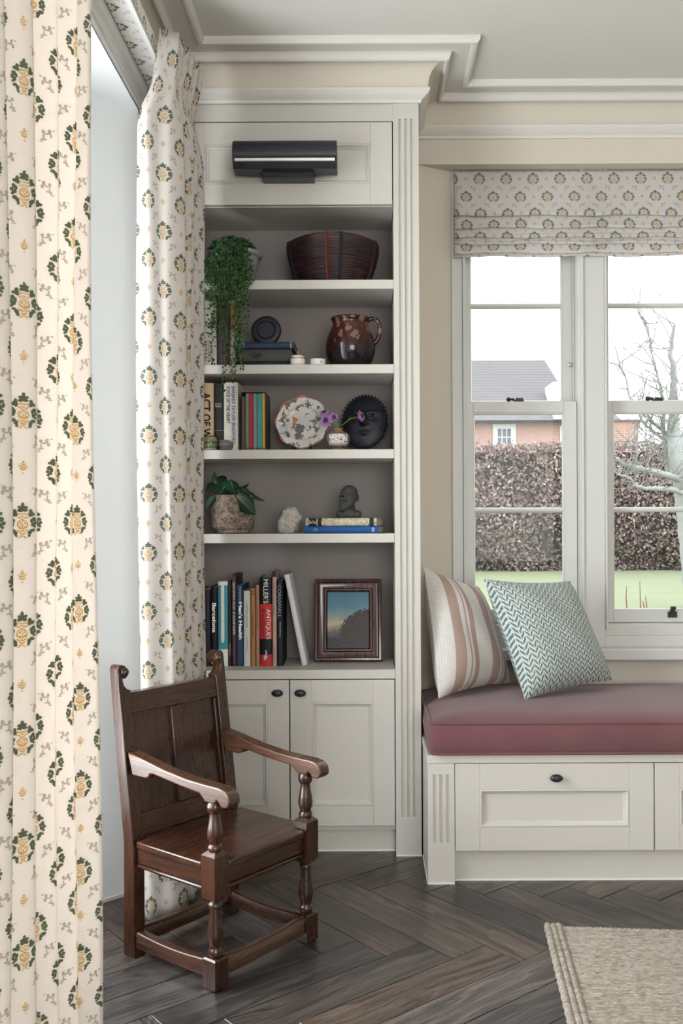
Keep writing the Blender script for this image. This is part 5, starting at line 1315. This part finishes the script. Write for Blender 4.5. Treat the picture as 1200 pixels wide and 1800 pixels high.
for i in range(900):       # cushion of growth on the pot
    a = q.uniform(0, 6.283); b = math.acos(q.uniform(-.25,1)); r_ = q.uniform(.8,1.03)
    p = rim + Vector((-.012+.082*r_*math.sin(b)*math.cos(a), .070*r_*math.sin(b)*math.sin(a), .058*r_*math.cos(b)+.004))
    tleaf(p, q.uniform(.0035,.0055), min(1, max(0, q.gauss(.42,.2))))
def strand(px, py_end, dens=1.0, py0=455, sp=5):
    x0 = q.gauss(px, 3); yo = 3.100+q.uniform(-.014,.010)
    top = rim + Vector((((ax(x0,3.2,470))-tx_)*.5, -.03, .045)); over = Vector((ax(x0, yo, 470), yo+.012, S1+.085-abs(x0-412)/45*.055+q.uniform(-.025,.012)))
    pts = [top, (top+over)/2+Vector((0,0,.012)), over]; yy = 470; end = py_end
    while yy < end:
        yy += 22; x0 += q.gauss(0, 2.2); pts.append(at(x0, min(yy, end), yo))
    sm = spline(pts, 4); vine.tube(sm, .0007, 4)
    acc = 0
    for i in range(1, len(sm)):
        seg_ = (sm[i]-sm[i-1]).length; acc += seg_*dens
        while acc > .0040:
            acc -= .0040; p = sm[i] + Vector((q.gauss(0,.0055), q.gauss(0,.004), q.gauss(0,.003))); tleaf(p, q.uniform(.0030,.0050), min(1, max(0, q.gauss(.50,.22))))
for i in range(26): strand(q.uniform(368, 440), q.uniform(475, 525), 1.1)
for px, e in ((358,612),(362,600),(366,585),(371,570),(376,600),(381,575),(386,697),(388,620),(392,560),(396,545),(402,590),(405,560),(410,668),(414,640),(417,600),(420,625),(424,580),(428,560),(431,540),(436,525),(419,652),(364,640),(384,560),(414,660)): strand(px, e, .95)
mb = MB(); mb.v = V; mb.f = Fc; mb.m = [0]*len(Fc)
o_ = obj('foliage', mb, 'tiny_leaf', tp_, smooth=None); o_['kind'] = 'stuff'
atr = o_.data.attributes.new('tone', 'FLOAT', 'POINT'); atr.data.foreach_set('value', tn)
obj('vines', vine, 'stem_green', tp_)

# ================================================================ GARDEN BEYOND THE WINDOWS
GZ = -.20
n = N('lawn_grass'); co = n.coord(); k = n.noise(co, 1.2, 4); k2 = n.noise(co, 60, 3)
c = n.mix(k, (.22,.245,.15), (.30,.32,.21)); c = n.mix(n.m('MULTIPLY', k2, .5), c, (.25,.28,.175))
n.set(c, .9, n.bump(k2, .5, .03), spec=.1)
struct('lawn', MB().add([(-20,3.76,GZ),(45,3.76,GZ),(45,80,GZ),(-20,80,GZ)], [(0,1,2,3)]), 'lawn_grass')
n = N('beech_leaf'); at_ = n.n('Attribute', attribute_name='tone').outputs[2]
n.set(n.ramp(at_, [(0, (.075,.060,.064)), (.35, (.20,.14,.13)), (.7, (.40,.30,.27)), (.93, (.52,.42,.38)), (1, (.12,.15,.06))]), .6)
plain('hedge_core', (.07,.058,.062), .9, .3, 4)
plain('bark', (.22,.21,.20), .8, .3, 9, .4)
plain('lichen_bark', (.31,.315,.30), .8, .25, 14, .4)
HD_Y = 22.8
hedge = thing('hedge', 'clipped beech hedge with brown winter leaves across the lawn', 'hedge', (6, HD_Y, GZ))
HT = az(787, HD_Y)
obj('core', MB().box(-2.5, 13.5, HD_Y+.18, HD_Y+1.2, GZ, HT-.12), 'hedge_core', hedge)
rg = random.Random(3); verts = []; faces = []; tone = []
def leaf(p, sz, t):
    a = Vector((rg.uniform(-1,1), rg.uniform(-1.4,.2), rg.uniform(-1,1))).normalized(); b = a.orthogonal().normalized(); c_ = a.cross(b)
    w = rg.uniform(0, 6.28); d = b*math.cos(w)+c_*math.sin(w); e = a.cross(d); k = len(verts)
    verts.extend([p-d*sz, p+e*sz*.55+a*sz*.15, p+d*sz, p-e*sz*.55+a*sz*.15]); faces.append((k,k+1,k+2,k+3)); tone.extend([t]*4)
for i in range(26000):
    x = rg.uniform(-2.5, 13.5) if rg.random() < .12 else rg.uniform(1.8, 8.6)
    z = GZ + (HT-GZ)*rg.random()
    if i % 9 == 0: z = HT + rg.gauss(0, .05)
    hole = math.sin(x*2.3+z*1.1)*math.sin(z*3.3-x*.7)
    if hole > .45 and rg.random() < .5: continue
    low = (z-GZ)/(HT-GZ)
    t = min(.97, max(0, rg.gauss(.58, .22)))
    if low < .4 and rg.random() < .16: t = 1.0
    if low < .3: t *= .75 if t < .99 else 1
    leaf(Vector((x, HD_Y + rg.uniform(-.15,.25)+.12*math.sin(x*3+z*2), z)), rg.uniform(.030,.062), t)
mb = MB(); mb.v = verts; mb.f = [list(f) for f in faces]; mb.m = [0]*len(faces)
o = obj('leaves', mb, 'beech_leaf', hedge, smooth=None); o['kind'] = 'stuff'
atr = o.data.attributes.new('tone', 'FLOAT', 'POINT'); atr.data.foreach_set('value', tone)

# neighbouring brick house with tiled hipped roof
n = N('red_brick'); co = n.coord(); br = n.n('TexBrick', {'Vector': n.map(co, (1,1,1), rot=(R(90),0,0)), 'Color1': (.46,.23,.19,1), 'Color2': (.36,.18,.15,1), 'Mortar': (.50,.45,.40,1), 'Scale': 1.0, 'Mortar Size': .012, 'Brick Width': .225, 'Row Height': .075}).outputs[0]
n.set(n.mix(n.m('MULTIPLY', n.noise(co, 1.1, 4), .5), br, (.40,.22,.18)), .9)
n = N('roof_tiles'); co = n.coord(); x, y, z = n.xyz(co)
rows = n.m('FRACT', n.m('MULTIPLY', z, 7)); k = n.noise(n.map(co, (6,2,7)), 1, 2); k2 = n.noise(co, .8, 3)
c = n.mix(k, (.135,.125,.128), (.19,.175,.178)); c = n.mix(n.m('LESS_THAN', rows, .18), c, (.10,.092,.095)); n.set(n.mix(n.m('MULTIPLY', k2, .5), c, (.185,.18,.185)), .9)
HY_ = 38.0
house = thing('house', 'red brick house with grey tiled roof beyond the hedge', 'house', (5, HY_, GZ))
hx0, hx1 = -3.0, ax(1122, HY_, 750); ez, rz = az(741, HY_, 900), az(633, HY_+4, 900)
obj('wall', MB().box(hx0, hx1, HY_, HY_+8, GZ, ez), 'red_brick', house)
m = MB(); ov = .35
xh1 = ax(1003, HY_, 690) ; pts = [(hx0-ov,HY_-ov,ez),(xh1+ov,HY_-ov,ez),(xh1+ov,HY_+8+ov,ez),(hx0-ov,HY_+8+ov,ez),(hx0+2.5,HY_+4,rz),(ax(957,HY_+4,640),HY_+4,rz)]
m.add(pts, [(0,1,5,4),(1,2,5),(2,3,4,5),(3,0,4),(3,2,1,0)])
obj('roof', m, 'roof_tiles', house, smooth=None)
m = MB(); m.box(xh1+.2, hx1+.15, HY_-.1, HY_+6, ez, ez+.06); m.add([(xh1+.4,HY_+1.0,ez+.06),(hx1-.3,HY_+1.0,ez+.06),(hx1-.3,HY_+5,ez+.06),(xh1+.4,HY_+5,ez+.06),(xh1+.4,HY_+3,ez+.75),(hx1-.3,HY_+3,ez+.75)], [(0,1,5,4),(2,3,4,5),(1,2,5),(3,0,4)])
obj('lean_to_roof', m, 'roof_tiles', house, smooth=None)
obj('gutter', MB().box(hx0-ov, xh1+ov, HY_-ov-.1, HY_-ov, ez-.08, ez+.02), 'black_metal', house)
obj('dormer', MB().box(ax(972,HY_-.2,690), ax(990,HY_-.2,690), HY_-.25, HY_+1.5, ez, az(671, HY_-.2, 980)), 'white_paint', house)
def house_window(px0, px1, py0, py1, nx_, ny_):
    a = at(px0, py1, HY_-.03); b = at(px1, py0, HY_-.03)
    w = obj('window', MB().box(a.x, b.x, HY_-.05, HY_-.0, a.z, b.z), 'window_paint', house)
    fx = .19*(b.x-a.x); fz = .16*(b.z-a.z); gx = (b.x-a.x-2*fx)/nx_; gz = (b.z-a.z-2*fz)/ny_
    for i in range(nx_):
        for j in range(ny_):
            obj('pane', MB().box(a.x+fx+i*gx+.025, a.x+fx+(i+1)*gx-.025, HY_-.07, HY_-.052, a.z+fz+j*gz+.025, a.z+fz+(j+1)*gz-.025), 'pane_dark', w)
plain('pane_dark', (.12,.13,.16), .12, .3, 2)
house_window(866, 906, 745, 792, 3, 2)
house_window(984, 1000, 748, 792, 1, 2)

# bare tree on the lawn
tr = thing('tree', 'bare pale-barked tree on the lawn in front of the hedge', 'tree', (0,0,0))
TY = 13.5
m = MB()
def limb(pp, r0, r1, j=.03):
    pts = spline([at(x, y, TY+dy) for x, y, dy in pp], 5); k = len(pts)
    pts = [p + Vector((rg.gauss(0,j*.25), rg.gauss(0,j*.25), rg.gauss(0,j*.25))) if 0 < i < k-1 else p for i, p in enumerate(pts)]
    m.tube(pts, [r0+(r1-r0)*i/(k-1) for i in range(k)], 7); return pts
gy = HY + (ZC-GZ)*F_PX/TY
trunk = limb([(1222, gy+2, 0),(1216,1000,0),(1207,920,0),(1197,850,0),(1186,790,0),(1183,735,.2)], .17, .085)
L = [trunk]
L.append(limb([(1197,845,0),(1180,838,-.2),(1150,829,-.3),(1120,823,-.4),(1100,817,-.5),(1083,806,-.5)], .055, .022))
L.append(limb([(1204,868,0),(1180,860,-.3),(1150,858,-.5),(1122,856,-.6),(1108,842,-.6),(1085,834,-.7)], .042, .012))
L.append(limb([(1193,838,0),(1176,826,.2),(1171,800,.2),(1172,780,.2),(1168,762,.3),(1150,744,.3),(1130,728,.3)], .06, .015))
L.append(limb([(1168,768,.3),(1165,740,.2),(1167,710,.1),(1160,680,0),(1150,640,0),(1140,590,0),(1133,565,0)], .036, .008))
L.append(limb([(1170,775,.3),(1145,755,.4),(1125,735,.4),(1108,700,.4),(1098,660,.3),(1088,640,.3)], .028, .006))
L.append(limb([(1172,780,.2),(1180,752,0),(1188,735,-.2),(1196,715,-.3),(1215,690,-.3)], .035, .015))
L.append(limb([(1184,740,.2),(1182,700,.2),(1184,660,.1),(1178,620,0),(1186,570,-.2)], .07, .02))
L.append(limb([(1186,790,0),(1230,730,.3),(1260,640,.4),(1270,560,.4)], .08, .02))
L.append(limb([(1168,808,.2),(1150,790,.1),(1135,778,0),(1118,776,0),(1100,777,0)], .022, .008))
L.append(limb([(1120,823,-.4),(1108,830,-.5),(1092,838,-.6)], .015, .006))
obj('trunk', m, 'lichen_bark', tr, smooth=60)
m = MB()
for pts in L[1:]:
    for i in range(2, len(pts)):
        if rg.random() < .75:
            p = pts[i]; d = Vector((rg.uniform(-1,.8), rg.uniform(-.6,.6), rg.uniform(-.15,1))).normalized(); ln = rg.uniform(.25,.8)
            q = [p]; 
            for s_ in range(4): d = (d+Vector((rg.gauss(0,.25), rg.gauss(0,.2), rg.gauss(.1,.2)))).normalized(); q.append(q[-1]+d*ln/4)
            m.tube(q, [.009,.0075,.006,.0045,.003], 4)
            for k in (2,3):
                d2 = (d+Vector((rg.gauss(0,.7), rg.gauss(0,.5), rg.gauss(0,.7)))).normalized(); m.tube([q[k], q[k]+d2*ln*.25, q[k]+d2*ln*.45+Vector((0,0,.05))], [.005,.0035,.002], 4)
obj('twigs', m, 'bark', tr, smooth=60)
plain('red_stem', (.26,.12,.09), .8)
# thin dead stems sticking up just outside the glass
m = MB()
for a, b, c_ in (((1102,1076),(1100,1050),(1101,1030)),((1126,1078),(1125,1050),(1124,1022)),((1133,1078),(1131,1062),(1129,1056)),((1137,1078),(1136,1060),(1134,1046))):
    m.tube([at(a[0], 1275, 6), at(*a, 6), at(*b, 6), at(*c_, 6)], [.006,.005,.004,.002], 5)
tag(obj('dead_stems', m, 'red_stem', None), 'thin dead plant stems rising outside the sash window over the lawn', 'plant')

# ================================================================ LETTERING (fitted last, in one go)
tmp = []
for s, parent, M, w, h, mat, bold, name, stretch in TEXTS:
    cu = bpy.data.curves.new(name, 'FONT'); cu.body = s; cu.size = 1; cu.align_x = 'CENTER'; cu.align_y = 'CENTER'; cu.offset = bold; cu.resolution_u = 3
    o = bpy.data.objects.new(name, cu); C.objects.link(o); tmp.append(o)
dg = bpy.context.evaluated_depsgraph_get(); dg.update()
for o, (s, parent, M, w, h, mat, bold, name, stretch) in zip(tmp, TEXTS):
    me = bpy.data.meshes.new_from_object(o.evaluated_get(dg)); 
    xs = [v.co.x for v in me.vertices]; ys = [v.co.y for v in me.vertices]
    cx_, cy_ = (min(xs)+max(xs))/2, (min(ys)+max(ys))/2; sx_ = w/max(1e-6, max(xs)-min(xs)); sy_ = h/max(1e-6, max(ys)-min(ys))
    T = M @ Matrix.Diagonal((sx_, sy_, 1, 1)) @ Matrix.Translation((-cx_, -cy_, 0))
    me.transform(T); me.materials.clear(); me.materials.append(MAT[mat]); me.name = name
    t = bpy.data.objects.new(name, me); link(t, parent)
    bpy.data.objects.remove(o)
